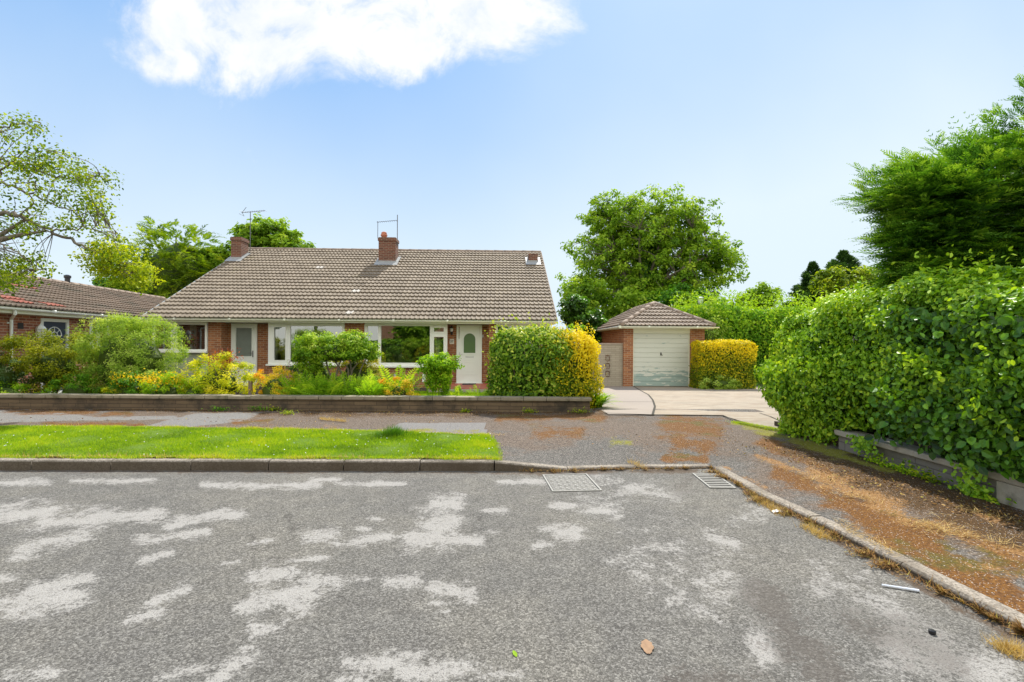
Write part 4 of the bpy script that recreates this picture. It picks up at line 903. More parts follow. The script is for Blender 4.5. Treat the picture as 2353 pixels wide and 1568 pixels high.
# wall lanterns
def wall_lantern(px, py, y, dark=True):
    x_, z_ = hx(px, y), HF.z(px, py, y); l = MB(); l.box(x_ - .035, x_ + .035, y - .03, y - .001, z_ - .09, z_ + .05); l.tube([(x_, y - .03, z_ - .03), (x_, y - .10, z_ - .06), (x_, y - .13, z_ + .0)], .01, 6)
    l.lathe([(.03, 0), (.06, .01), (.062, .018)], (x_, y - .13, z_), 10); l.lathe([(.075, .15), (.02, .2), (.012, .23)], (x_, y - .13, z_), 10); o_ = l.build('wall_lantern', M['dark'] if dark else M['lampglass'], house, smooth=False)
    g_ = MB(); g_.lathe([(.05, .019), (.062, .08), (.06, .149)], (x_, y - .13, z_), 10); g_.build('globe', M['lampglass'], o_, smooth=True)
wall_lantern(519, 786, RY); wall_lantern(1038, 764, RY)
MB().box(hx(514, RY), hx(517.5, RY), RY - .03, RY - .001, HF.z(515, 812, RY), HF.z(515, 802, RY)).build('key_box', M['dark'], house)
MB().box(hx(1108.6, RY), hx(1110.6, RY), RY - .03, RY - .001, HF.z(1110, 776, RY), HF.z(1110, 770, RY)).build('door_bell', M['lampglass'], house)
for px_, w_ in ((908.5, .04), (974.5, .055)):
    MB().box(hx(px_) - w_, hx(px_) + w_, -.03, .001, HF.z(px_, 878 if w_ > .05 else 872, 0), HF.z(px_, 859.5, 0)).build('air_vent', M['greyc'] if w_ < .05 else M['white'], house)
# soffit, fascia, gutter
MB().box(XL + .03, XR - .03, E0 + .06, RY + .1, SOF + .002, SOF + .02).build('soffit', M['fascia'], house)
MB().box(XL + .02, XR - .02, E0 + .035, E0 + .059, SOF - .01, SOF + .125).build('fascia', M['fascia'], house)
def gutter_run(x0, x1, y, z, r=.055, n=8):
    g_ = MB(); an = np.linspace(math.pi, 2 * math.pi, n); pr1 = [(y - .0 + r * math.cos(t_), z + r * .95 * math.sin(t_)) for t_ in an]; pr2 = [(y + r * .86 * math.cos(t_), z + r * .8 * math.sin(t_)) for t_ in an[::-1]]; pr_ = pr1 + pr2; m_ = len(pr_)
    V_ = [(x_, *p_) for x_ in (x0, x1) for p_ in pr_]; i = np.arange(m_); j = (i + 1) % m_; g_.add(V_, [np.stack([i, j, m_ + j, m_ + i], 1), i[None], (i + m_)[::-1][None]])
    x_ = x0 + 1.1
    while x_ < x1 - .3:
        g_.tube([(x_ - .03, y, z - .016), (x_ + .03, y, z - .016)], r * .93, 12); x_ += 1.83
    return g_
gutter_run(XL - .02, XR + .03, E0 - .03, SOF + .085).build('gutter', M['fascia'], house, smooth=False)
# roof
cs, sn = math.cos(R(28.5)), math.sin(R(28.5)); SLn = SPAN / cs
mb = MB(); tiles(mb, (0, E0 - .04, ZE - .02), (1, 0, 0), (0, cs, sn), (0, -sn, cs), lambda s_: XL, lambda s_: XR, SLn + .03, .325)
tiles(mb, (0, 2 * (E0 + SPAN) - E0 + .04, ZE - .02), (1, 0, 0), (0, -cs, sn), (0, sn, cs), lambda s_: XL, lambda s_: XR, SLn + .03, .325, seg=4)
rf = mb.build('roof', M['tile'], house, smooth=False)
mb = MB(); mb.add([(x_, y_, z_ - .03) for x_ in (XL + .01, XR - .01) for (y_, z_) in ((E0, ZE - .03), (E0 + SPAN, ZR - .03), (E0 + 2 * SPAN, ZE - .03))], [np.array([[0, 1, 4, 3], [1, 2, 5, 4]])]); mb.build('underlay', M['dark'], rf)
mb = MB(); ridge_run(mb, (XL, E0 + SPAN, ZR - .015), (XR, E0 + SPAN, ZR - .015), .10); mb.build('ridge_tiles', M['ridge'], rf, smooth=True)
for X_ in (XL, XR):
    mb = MB()
    for s_ in (0, 1):
        y0_, y1_ = (E0 - .04, E0 + SPAN) if s_ == 0 else (E0 + 2 * SPAN + .04, E0 + SPAN)
        sgn = -1 if X_ == XL else 1; x0_, x1_ = (X_ - .045, X_ - .004) if sgn < 0 else (X_ + .004, X_ + .03)
        mb.add([(x, y, z) for x in (x0_, x1_) for (y, z) in ((y0_, ZE - .10), (y1_, ZR - .10), (y1_, ZR + .025), (y0_, ZE + .025))], [np.array([[0, 1, 2, 3], [7, 6, 5, 4], [0, 3, 7, 4], [3, 2, 6, 7], [0, 4, 5, 1]])])
    mb.build('verge_board', M['greyc'] if X_ == XL else M['ridge'], rf)
def roof_patch(px0, px1, py, mat='paletile'):
    a_ = HF.roof((px0 + px1) / 2, py, E0, ZE, SLP); b_ = HF.roof(px1, py, E0, ZE, SLP); c_ = HF.roof(px0, py, E0, ZE, SLP); s0 = (a_[1] - E0) / cs; g_ = SLn / round((SLn + .03) / .325); k_ = math.floor(s0 / g_); p_ = MB()
    tiles(p_, (0, E0 - .04 + k_ * g_ * cs - .008 * sn, ZE - .02 + k_ * g_ * sn + .008 * cs), (1, 0, 0), (0, cs, sn), (0, -sn, cs), lambda s_: c_[0], lambda s_: b_[0], g_, .325); p_.build('replacement_tile', M[mat], rf)
roof_patch(1185 * .6128 * 1 - 0, 1213 * .6128, 1006 * .6128); roof_patch(1322 * .6128, 1352 * .6128, 1091 * .6128); roof_patch(1300 * .6128, 1327 * .6128, 1172 * .6128)
# chimneys
def chimney(pxa, pxb, pyt, pyb, dep, pot=None, cap=True):
    q = HF.roof((pxa + pxb) / 2, pyb, E0, ZE, SLP); y0 = q[1]; x0, x1 = hx(pxa, y0), hx(pxb, y0); zt_ = HF.z((pxa + pxb) / 2, pyt, y0); yb = y0 + dep; zb_ = q[2] - .5
    c_ = MB(); c_.box(x0, x1, y0, yb, zb_, zt_ - (.16 if cap else 0))
    if cap:
        c_.box(x0 - .03, x1 + .03, y0 - .03, yb + .03, zt_ - .159, zt_ - .04); c_.box(x0 - .005, x1 + .005, y0 - .005, yb + .005, zt_ - .039, zt_)
    ch = c_.build('chimney', M['brick_dark'], rf)
    f_ = MB(); e = .07; zz = lambda y: ZE + SLP * (y - E0)
    # lead apron and side flashings lying on the tiles
    h_ = .14
    f_.box(x0 - .02, x1 + .02, y0 - .014, y0 - .002, zz(y0) - .06, zz(y0) + h_)
    f_.add([(x0 - .13, y0 - .30, zz(y0 - .30) + .07), (x1 + .13, y0 - .30, zz(y0 - .30) + .07), (x1 + .13, y0 - .003, zz(y0) + .09), (x0 - .13, y0 - .003, zz(y0) + .09)], [(0, 1, 2, 3)])
    for X_, s_ in ((x0, -1), (x1, 1)):
        f_.add([(X_ + s_ * .013, y0 - .01, zz(y0) - .02), (X_ + s_ * .013, yb, zz(yb) - .02), (X_ + s_ * .013, yb, zz(yb) + h_), (X_ + s_ * .013, y0 - .01, zz(y0) + h_)], [(0, 1, 2, 3)])
        f_.add([(X_ + s_ * .003, y0 - .02, zz(y0) + .088), (X_ + s_ * .13, y0 - .02, zz(y0) + .088), (X_ + s_ * .13, yb, zz(yb) + .088), (X_ + s_ * .003, yb, zz(yb) + .088)], [(0, 1, 2, 3)])
    f_.build('flashing', M['lead'], ch)
    if pot: f_ = MB(); f_.lathe([(.13, 0), (.12, .1), (.15, .12), (.15, .17), (.11, .22), (.13, .25), (.08, .30)], (hx(pot, y0 + dep / 2), y0 + dep / 2, zt_ + .001), 12); f_.build('chimney_pot', M['terracotta'], ch, smooth=True)
    return ch, x0, x1, y0, zt_
c1 = chimney(529.5, 552.5, 544.5, 598, .62); c2 = chimney(868.5, 907.5, 545.5, 606.5, .62, pot=881); c3 = chimney(1213.5, 1234.5, 582.5, 606, .55, cap=False)
# television aerials
yc = c1[3] + .9; ae = MB(); x_ = hx(573.5, yc); zt_ = HF.z(573, 487, yc); ae.tube([(x_, yc, ZR - .5), (x_, yc, zt_)], .016, 6); am = ae.build('television_aerial', M['alu'], house)
ae = MB(); A, B = hx(553, yc), hx(607, yc); za, zb_ = HF.z(553, 489, yc), HF.z(607, 484.5, yc); ae.tube([(A, yc, za), (B, yc, zb_)], .013, 5)
for k in range(9): f_ = .22 + .78 * k / 8; x_2, z_2 = A + (B - A) * f_, za + (zb_ - za) * f_; ae.tube([(x_2, yc - .16, z_2), (x_2, yc + .16, z_2)], .006, 4)
ae.tube([(A + .12, yc, za - .16), (A + .03, yc, za + .0), (A + .22, yc, za + .26)], .012, 4); ae.tube([(A, yc - .2, za - .1), (A, yc + .2, za - .1)], .008, 4); ae.tube([(A, yc - .2, za + .05), (A + .12, yc + .2, za + .05)], .008, 4); ae.build('boom', M['alu'], am)
yc = c2[3] + .3; ae = MB(); x_ = hx(911.5, yc); ae.tube([(x_, yc, HF.z(911, 566, yc)), (x_, yc, HF.z(911, 494, yc))], .018, 6); am = ae.build('television_aerial', M['alu'], house)
ae = MB(); x_2 = hx(866.5, yc); ae.tube([(x_2, yc, HF.z(866, 548, yc)), (x_2, yc, HF.z(866, 509, yc))], .013, 6)
ae.tube([(x_2 - .05, yc, HF.z(866, 511, yc)), (x_ , yc, HF.z(911, 506.5, yc))], .011, 5); z_2 = HF.z(888, 508.5, yc)
for k in range(10): f_ = k / 9; ae.tube([(x_2 + (x_ - x_2) * f_ * .95, yc - .14, HF.z(866, 511, yc) + (.07) * f_), (x_2 + (x_ - x_2) * f_ * .95, yc + .14, HF.z(866, 511, yc) + .07 * f_)], .006, 4)
ae.build('boom', M['alu'], am)
ae = MB(); p = HF.on(1250, 645, 1.2); ae.tube([(p[0] - .1, 5.2, HF.z(1250, 646, 5.2)), (p[0] + .35, 5.2, HF.z(1250, 645, 5.2))], .012, 5)
# step and path in front of the number 37 door
yS = -1.65
MB().box(r2a - .4, WR + .3, yS, -.001, -.1, .055).build('step', M['redtile'], house); MB().box(r2a - .42, WR + .32, yS - .12, yS - .001, -.11, .03).build('step_edging', M['concrete'], house)
MB().box(r2a + .001, pD0 - .002, -.0, RY - .001, -.1, .057).build('step', M['redtile'], house)
mt = MB(); x0_, x1_ = hx(1064, .0), hx(1094, .0); mt.box(x0_, x1_, -.38, .05, .0, .02); dm_ = mt.build('door_mat', M['mat'], None, bevel=.005); p = HF.O
dm_.location = (p[0], p[1], .059); dm_.rotation_euler = (0, 0, HA); tag(dm_, 'dark rectangular door mat on the red tiled step below the arched-glass door', 'door mat')

# flowers in the left-hand window
vs = thing('flower_vase', 'vase of orange flowers standing inside the left-hand window of the bungalow', 'vase', tuple((lambda q: (HF.O[0] + q[0] * HF.c - q[1] * HF.s, HF.O[1] + q[0] * HF.s + q[1] * HF.c, zs1 + .06))((hx(440, .3), .3))))
rngv = rg(5); v_ = MB(); v_.lathe([(.05, 0), (.07, .08), (.04, .16), (.05, .2)], n=10); v_.build('vase', M['lampglass'], vs, smooth=True); v_ = MB(); P = rngv.normal(size=(60, 3)) * np.array([.10, .06, .12]) + np.array([0, 0, .42]); leaves(v_, P, rngv.normal(size=(60, 3)) + np.array([0, -1, 0]), .08, .7, rngv, rngv.random(60)); v_.build('petals', M['orange'], vs)
v_ = MB(); P = rngv.normal(size=(60, 3)) * np.array([.07, .05, .08]) + np.array([0, 0, .28]); leaves(v_, P, rngv.normal(size=(60, 3)), .1, .4, rngv, rngv.random(60)); v_.build('leaves', M['herb'], vs)

# ---------------------------------------------------------------- neighbouring bungalow on the left
NA = R(97); NF = Frame((-12.75, 12.05), NA); nb = thing('bungalow', 'red brick bungalow at the left edge with navy door, seen at a steep angle', 'bungalow', (-12.75, 12.05, 0), NA)
NE, NZ, NS, NR = 0.0, 2.34, 4.05, 1.42; nsl = NR / NS; T0, T1 = -5.0, 14.2; WY = .38
na_, nsn = math.atan(nsl), math.sin(math.atan(nsl)); ncs = math.cos(na_)
nx = lambda px: NF.x(px, WY); nz = lambda px, py: NF.z(px, py, WY)
da, db, dt = nx(93), nx(157), nz(125, 733)
MB().plate(T0 + .3, T1 - .3, -.1, 2.2, [(da, db, -.09, dt), (nx(205), nx(250), nz(220, 800), nz(220, 731))], WY, .25).build('wall', M['brick_near'], nb)
MB().box(T0 + .3, T1 - .3, WY + .6, 2 * NS - .4, -.1, 2.2).build('inner_wall', M['inner'], nb)
k = MB()
for X_ in (T1 - .3,): k.add([(X_, WY, 2.2), (X_, 2 * NS - .4, 2.2), (X_, NS, NZ + NR - .1), (X_ - .2, WY, 2.2), (X_ - .2, 2 * NS - .4, 2.2), (X_ - .2, NS, NZ + NR - .1)], [np.array([[0, 1, 2], [5, 4, 3]])])
k.box(T1 - .3, T1 - .28, WY, 2 * NS - .4, -.1, 2.2); k.build('gable', M['brick_near'], nb)
dm = MB(); dm.plate(da, db, -.08, dt, [(da + .08, db - .08, 0, dt - .09)], WY - .02, .08); dr = dm.build('door', M['white'], nb)
MB().box(da + .081, db - .081, WY + .02, WY + .05, .0, dt - .091).build('leaf', M['navy'], dr)
fan = MB(); mx, mzz, rr = (da + db) / 2, dt - .50, (db - da) * .26
for r_ in (rr, rr * .45): fan.tube([(mx + r_ * math.cos(t_), WY + .012, mzz + r_ * math.sin(t_)) for t_ in np.linspace(0, math.pi, 14)], .012, 5)
fan.tube([(mx - rr, WY + .012, mzz), (mx + rr, WY + .012, mzz)], .012, 5)
for t_ in (.25, .5, .75): fan.tube([(mx + rr * .45 * math.cos(t_ * math.pi), WY + .012, mzz + rr * .45 * math.sin(t_ * math.pi)), (mx + rr * math.cos(t_ * math.pi), WY + .012, mzz + rr * math.sin(t_ * math.pi))], .009, 5)
fan.build('fanlight', M['white'], dr)
wa, wb_, wz0, wz1 = nx(205), nx(250), nz(220, 800), nz(220, 731)
window(nb, NF, wa + .002, wb_ - .002, wz0 + .002, wz1 - .002, [(wa + .08, wa + (wb_ - wa) * .42, wz0 + .08, wz1 - .08, 1), (wa + (wb_ - wa) * .5, wb_ - .08, wz0 + .08, wz1 - .08, 0)], y=WY + .02)
MB().box(nx(40), nx(53), WY - .012, WY + .01, nz(46, 756), nz(46, 742)).build('air_brick', M['dark'], nb)
MB().box(nx(180), nx(193), WY - .012, WY + .01, nz(186, 757), nz(186, 737)).build('air_brick', M['brick_dark'], nb)
lx, lz = nx(81), nz(81, 776); l = MB(); l.lathe([(.02, -.06), (.05, -.02), (.09, 0), (.09, .02)], (lx, WY - .14, lz), 6); l.lathe([(.12, .24), (.09, .30), (.03, .36), (.01, .40)], (lx, WY - .14, lz), 6)
for k in range(6): l.tube([(lx + .088 * math.cos(k * 1.047), WY - .14 + .088 * math.sin(k * 1.047), lz + .02), (lx + .1 * math.cos(k * 1.047), WY - .14 + .1 * math.sin(k * 1.047), lz + .24)], .011, 4)
l.tube([(lx, WY, lz + .1), (lx, WY - .1, lz - .04), (lx, WY - .14, lz - .02)], .014, 5); wl = l.build('wall_lantern', M['white'], nb)
l = MB(); l.lathe([(.07, .021), (.08, .239)], (lx, WY - .14, lz), 6); l.build('globe', M['lampglass'], wl)
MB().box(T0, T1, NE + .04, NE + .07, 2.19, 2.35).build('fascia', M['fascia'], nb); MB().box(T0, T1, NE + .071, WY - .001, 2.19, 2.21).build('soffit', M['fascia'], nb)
gutter_run(T0, T1, NE - .02, 2.32, .06).build('gutter', M['white'], nb)
dp = MB(); x_ = nx(20); x_g = NF.x(34, NE - .02); dp.tube([(x_g, NE - .02, 2.26), (x_g, NE - .02, 2.17), (x_ , WY - .06, 2.06), (x_, WY - .06, 1.95), (x_, WY - .06, -.1)], .035, 8)
for z_ in (1.93, 1.0): dp.box(x_ - .06, x_ + .06, WY - .02, WY - .001, z_, z_ + .04)
dp.build('downpipe', M['white'], nb, smooth=False)
mb = MB(); nSL = NS / ncs
tiles(mb, (0, NE - .05, NZ + .01), (1, 0, 0), (0, ncs, nsn), (0, -nsn, ncs), lambda s_: T0, lambda s_: T1, nSL, .335, lam=.15, amp=.024)
tiles(mb, (0, NE + 2 * NS + .05, NZ + .01), (1, 0, 0), (0, -ncs, nsn), (0, nsn, ncs), lambda s_: T0, lambda s_: T1, nSL, .335, lam=.15, amp=.024, seg=4)
rf2 = mb.build('roof', M['tile2'], nb)
mb = MB(); ridge_run(mb, (T0, NS, NZ + NR), (T1, NS, NZ + NR), .10); mb.build('ridge_tiles', M['ridge'], rf2, smooth=True)
def npatch(px0, px1, py):
    a_ = NF.roof(px0, py, NE, NZ, nsl); b_ = NF.roof(px1, py, NE, NZ, nsl); g_ = nSL / round(nSL / .335); k_ = math.floor(((a_[1] + b_[1]) / 2 - NE) / ncs / g_); p_ = MB()
    x0_, x1_ = sorted((a_[0], b_[0])); x1_ = min(x1_, x0_ + .95)
    tiles(p_, (0, NE - .05 + k_ * g_ * ncs - .01 * nsn, NZ + .01 + k_ * g_ * nsn + .01 * ncs), (1, 0, 0), (0, ncs, nsn), (0, -nsn, ncs), lambda s_: x0_, lambda s_: x1_, g_, .335, lam=.15, amp=.024); p_.build('replacement_tile', M['redpatch'], rf2)
npatch(2, 38, 690); npatch(25, 55, 697); npatch(85, 118, 700); npatch(20, 60, 660)
q = NF.on(155, 640, NS); p_ = MB(); p_.lathe([(.09, -.2), (.09, .1), (.12, .12), (.12, .2), (.05, .24)], (q[0], NS, NZ + NR + .12), 10); p_.build('roof_vent', M['dark'], rf2)
tr = MB(); x_ = nx(-30); tr.box(x_ - .4, x_ + .4, WY - .3, WY - .0, -.1, .05); tr.build('step', M['concrete'], nb)

# ---------------------------------------------------------------- garage
GF = Frame((0, 18.8), 0.0); gx = lambda px, y=0: GF.x(px, y); gz = lambda px, py, y=0: GF.z(px, py, y); GB = -.16
gar = thing('garage', 'small brick garage with hipped tiled roof and flaking white up-and-over door', 'garage', (0, 18.8, 0))
g0, g1 = gx(1433), gx(1619); d0, d1 = gx(1455), gx(1586); gt = 2.12; dtop = gz(1520, 765)
k = MB(); k.box(g0, d0, 0, .22, GB, gt); k.box(d1, g1, 0, .22, GB, gt); k.box(g0, g0 + .22, .221, 5.6, GB, gt); k.box(g1 - .22, g1, .221, 5.6, GB, gt); k.box(g0, g1, 5.601, 5.82, GB, gt); k.build('wall', M['brick'], gar)
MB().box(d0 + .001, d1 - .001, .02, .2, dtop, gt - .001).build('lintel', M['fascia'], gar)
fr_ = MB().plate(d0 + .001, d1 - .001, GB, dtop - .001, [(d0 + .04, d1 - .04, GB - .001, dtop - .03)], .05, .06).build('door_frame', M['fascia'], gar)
gd_ = MB(); n = 11; zz = np.linspace(GB + .02, dtop - .031, n + 1)
for k in range(n):
    z0, z1 = zz[k], zz[k + 1]; X0, X1 = d0 + .041, d1 - .041
    P = [(.085, z0), (.075, z0 + .012), (.075, z1 - .018), (.092, z1 - .008), (.092, z1)]
    V_ = [(x_, *p_) for x_ in (X0, X1) for p_ in P]; gd_.add(V_, np.array([(i, i + 5, i + 6, i + 1) for i in range(4)]))
gdo = gd_.build('garage_door', M['gdoor'], gar)
hh_ = MB(); hx_, hz_ = gx(1520), gz(1520, 814); hh_.box(hx_ - .02, hx_ + .02, .045, .074, hz_ - .05, hz_ + .06); hh_.tube([(hx_, .04, hz_ + .03), (hx_, .02, hz_ - .03), (hx_ + .05, .02, hz_ - .05)], .012, 6); hh_.build('handle', M['dark'], gdo)
# hipped roof
ex0, ex1, ey0, ey1 = g0 - .22, g1 + .24, -.42, 6.1; ez = 2.20; cxg = (ex0 + ex1) / 2; hw = (ex1 - ex0) / 2; rise = 1.0; gsl = rise / hw; gc, gs_ = math.cos(math.atan(gsl)), math.sin(math.atan(gsl)); SLg = hw / gc
mb = MB()
tiles(mb, (cxg, ey0 - .03, ez), (1, 0, 0), (0, gc, gs_), (0, -gs_, gc), lambda s_: -(hw - s_ * gc), lambda s_: hw - s_ * gc, SLg, .31, lam=.15)
tiles(mb, (cxg, ey1 + .03, ez), (-1, 0, 0), (0, -gc, gs_), (0, gs_, gc), lambda s_: -(hw - s_ * gc), lambda s_: hw - s_ * gc, SLg, .31, lam=.15)
cyg = (ey0 + ey1) / 2; hd2 = (ey1 - ey0) / 2
tiles(mb, (ex0 - .03, cyg, ez), (0, -1, 0), (gc, 0, gs_), (-gs_, 0, gc), lambda s_: -(hd2 - s_ * gc), lambda s_: hd2 - s_ * gc, SLg, .31, lam=.15)
tiles(mb, (ex1 + .03, cyg, ez), (0, 1, 0), (-gc, 0, gs_), (gs_, 0, gc), lambda s_: -(hd2 - s_ * gc), lambda s_: hd2 - s_ * gc, SLg, .31, lam=.15)
rg_ = mb.build('roof', M['garagetile'], gar)
A1, A2 = (cxg, ey0 + hw, ez + rise), (cxg, ey1 - hw, ez + rise)
mb = MB(); mb.add([(ex0, ey0, ez - .04), (ex1, ey0, ez - .04), (ex1, ey1, ez - .04), (ex0, ey1, ez - .04), (A1[0], A1[1], A1[2] - .04), (A2[0], A2[1], A2[2] - .04)], [np.array([[0, 1, 4], [2, 3, 5]]), np.array([[1, 2, 5, 4], [3, 0, 4, 5], [0, 3, 2, 1]])]); mb.build('underlay', M['dark'], rg_)
mb = MB()
for cr in ((ex0 + .02, ey0 + .0), (ex1 - .02, ey0)): ridge_run(mb, (cr[0], cr[1], ez + .02), (A1[0], A1[1], A1[2] + .01), .095, L=.4)
for cr in ((ex0 + .02, ey1), (ex1 - .02, ey1)): ridge_run(mb, (cr[0], cr[1], ez + .02), (A2[0], A2[1], A2[2] + .01), .095, L=.4)
ridge_run(mb, A1, A2, .095); mb.build('hip_tiles', M['ridge'], rg_, smooth=True)
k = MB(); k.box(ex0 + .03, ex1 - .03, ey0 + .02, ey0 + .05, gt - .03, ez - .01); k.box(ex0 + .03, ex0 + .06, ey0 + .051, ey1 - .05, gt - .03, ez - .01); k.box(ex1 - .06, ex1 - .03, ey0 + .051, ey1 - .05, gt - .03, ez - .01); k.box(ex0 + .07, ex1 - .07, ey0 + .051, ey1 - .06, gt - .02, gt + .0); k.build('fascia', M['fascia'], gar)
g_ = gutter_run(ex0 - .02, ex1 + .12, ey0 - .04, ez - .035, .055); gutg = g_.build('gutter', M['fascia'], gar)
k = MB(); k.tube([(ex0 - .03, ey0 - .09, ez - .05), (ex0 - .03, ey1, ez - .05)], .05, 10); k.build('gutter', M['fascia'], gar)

# screen wall beside the garage, with pierced blocks
swl = thing('screen_wall', 'cream block garden wall with a column of pierced ornamental blocks, left of the garage', 'wall', (0, 18.9, 0))
s0, s1 = gx(1350, .1), g0 - .003; zt2 = gz(1410, 789, .1); b0, b1 = gx(1389.5, .1), gx(1404, .1); bz = [gz(1396, y_, .1) for y_ in (869, 851, 833, 815)]
MB().plate(s0, s1, GB, zt2 - .05, [(b0, b1, bz[0], bz[3])], 0, .12).build('wall', M['cream_block'], swl)
MB().box(s0 - .02, s1 - .001, -.03, .15, zt2 - .049, zt2).build('coping', M['concrete'], swl)
for k in range(3):
    z0, z1 = bz[k], bz[k + 1]; q = MB(); e = .030; q.plate(b0 + .001, b1 - .001, z0 + .001, z1 - .001, [(b0 + e, b1 - e, z0 + e, z1 - e)], .01, .09); cx_, cz_ = (b0 + b1) / 2, (z0 + z1) / 2; hw_, hh2 = (b1 - b0) / 2 - e, (z1 - z0) / 2 - e
    for (ax, az) in ((1, 1), (-1, 1)): q.tube([(cx_ - ax * hw_, .05, cz_ - az * hh2), (cx_ + ax * hw_, .05, cz_ + az * hh2)], .022, 4)
    for t_ in (.0, math.pi / 2): q.tube([(cx_ - hw_ * .8 * math.cos(t_), .05, cz_ - hh2 * .8 * math.sin(t_)), (cx_ + hw_ * .8 * math.cos(t_), .05, cz_ + hh2 * .8 * math.sin(t_))], .018, 4)
    q.build('pierced_block', M['cream_block'], swl)

# ---------------------------------------------------------------- low front wall
wy = 9.72; xe = G(1360, 948, .118)[0]; fw = thing('garden_wall', 'long low weathered block garden wall with flat coping in front of the flower bed', 'wall', (0, wy, 0))
MB().box(-14, xe - .03, .03, .20, -.1, .335).build('wall', M['wallblock'], fw)
mb = MB(); x_ = xe; rngw = rg(8)
while x_ > -14:
    j = rngw.normal() * .003; V0 = len(mb.V); mb.box(x_ - .452, x_, -.012 + j, .235 + j, .3355, .405 + rngw.normal() * .003); x_ -= .458
mb.build('coping', M['coping'], fw, bevel=.012)
# low wall under the right-hand hedge, parallel to the right-hand kerb
rwx = 4.33; rwall = thing('retaining_wall', 'low grey block wall with sloping coping under the big right-hand hedge', 'wall', (rwx, 5, 0))
y_n = 4.30; MB().box(.02, .2, y_n - 5 + .001, 6.42 - 5, -.0, .30).build('wall', M['greyblock'], rwall)
mb = MB(); y_ = 6.45
for L_ in (.62, .66, .60, .62, .5):
    mb.box(-.03, .24, y_ - L_ + .006 - 5, y_ - 5, .301 - .0, .365 + rngw.normal() * .004, rz=rngw.normal() * .006); y_ -= L_
    if y_ < 3.5: break
mb.build('coping', M['coping2'], rwall, bevel=.012)
MB().box(-.02, .26, 3.3 - 5, y_n - 5, -.0, .30).build('pier', M['coping2'], rwall, bevel=.015)

# street furniture set in the road
cc = [G(a, b, 0) for a, b in ((1247.7, 1091.5), (1353, 1091.5), (1379.7, 1128.8), (1267, 1131.5))]; c0 = sum(cc) / 4; ang = math.atan2((cc[2] - cc[3])[1], (cc[2] - cc[3])[0]); W_ = (np.linalg.norm(cc[1] - cc[0]) + np.linalg.norm(cc[2] - cc[3])) / 2; D_ = (np.linalg.norm(cc[3] - cc[0]) + np.linalg.norm(cc[2] - cc[1])) / 2
mc = thing('manhole_cover', 'rectangular iron inspection cover with raised studs, set in the road by the kerb', 'manhole cover', (c0[0], c0[1], .0), ang)
MB().plate(-W_ / 2, W_ / 2, -D_ / 2, D_ / 2, [(-W_ / 2 + .018, W_ / 2 - .018, -D_ / 2 + .018, D_ / 2 - .018)], -.010, .01).build('frame', M['iron_pale'], mc).rotation_euler = (R(-90), 0, 0)
MB().box(-W_ / 2 + .026, W_ / 2 - .026, -D_ / 2 + .026, D_ / 2 - .026, -.02, .005).build('lid', M['iron'], mc)
mb = MB()
for i in range(8):
    for j in range(11):
        x_, y_ = -W_ / 2 + .06 + (W_ - .12) * i / 7, -D_ / 2 + .06 + (D_ - .12) * j / 10
        if (i + j) % 2 == 0: mb.box(x_ - .022, x_ + .022, y_ - .009, y_ + .009, .0051, .0095)
        else: mb.box(x_ - .010, x_ + .010, y_ - .018, y_ + .018, .0051, .0095)
mb.build('studs', M['iron_pale'], mc)
cc = [G(a, b, 0) for a, b in ((1594, 1090), (1641, 1090), (1689, 1122.7), (1633, 1123.7))]; c0 = sum(cc) / 4; dd2 = (cc[3] + cc[2] - cc[0] - cc[1]); ang = math.atan2(-dd2[0], dd2[1]) + math.pi; W_ = .27; D_ = .56
gg = thing('drain_grating', 'iron drain grating with parallel slots in the corner of the gutter', 'drain', (c0[0], c0[1], 0), ang)
MB().box(-W_ / 2 + .01, W_ / 2 - .01, -D_ / 2 + .01, D_ / 2 - .01, -.03, .003).build('pit', M['pit'], gg)
MB().plate(-W_ / 2, W_ / 2, -D_ / 2, D_ / 2, [(-W_ / 2 + .018, W_ / 2 - .018, -D_ / 2 + .018, D_ / 2 - .018)], -.012, .01).build('frame', M['iron_pale'], gg).rotation_euler = (R(-90), 0, 0)
mb = MB()
for k in range(8): y_ = -D_ / 2 + .05 + (D_ - .1) * k / 7; mb.box(-W_ / 2 + .019, W_ / 2 - .019, y_ - .013, y_ + .013, .0035, .011)
mb.build('bars', M['iron_pale'], gg)
# litter
def leaf_obj(px, py, L, W2, name, lab, cat, mat, rz, curl=.25):
    c_ = G(px, py, 0); b = MB(); n = 9; V_ = []
    for i in range(n):
        t_ = i / (n - 1); ww = W2 * math.sin(math.pi * min(1, t_ * .92 + .05)) ** .8 * (1 + .15 * math.sin(i * 2.3)); x_ = (t_ - .5) * L
        V_ += [(x_, -ww / 2, .002 + curl * ww * .35), (x_, 0, .001 + curl * L * .5 * (t_ - .5) ** 2), (x_, ww / 2, .002 + curl * ww * .3)]
    F_ = [(3 * i + a_, 3 * i + 3 + a_, 3 * i + 4 + a_, 3 * i + 1 + a_) for i in range(n - 1) for a_ in (0, 1)]
    b.add(V_, np.array(F_)); o_ = b.build(name, M[mat], loc=(c_[0], c_[1], .002), smooth=True); o_.rotation_euler = (0, 0, rz); tag(o_, lab, cat); return o_
leaf_obj(1487, 1488, .115, .06, 'fallen_leaf', 'pale brown curled leaf lying on the asphalt in the foreground', 'leaf', 'deadleaf', 1.4)
leaf_obj(1183, 1504, .05, .02, 'fallen_leaf', 'small green leaf lying on the asphalt in the foreground', 'leaf', 'lime', 1.9)
leaf_obj(1358, 1008, .09, .06, 'fallen_leaf', 'pinkish dead leaf on the pavement crossing in front of the drive', 'leaf', 'deadleaf', .3)
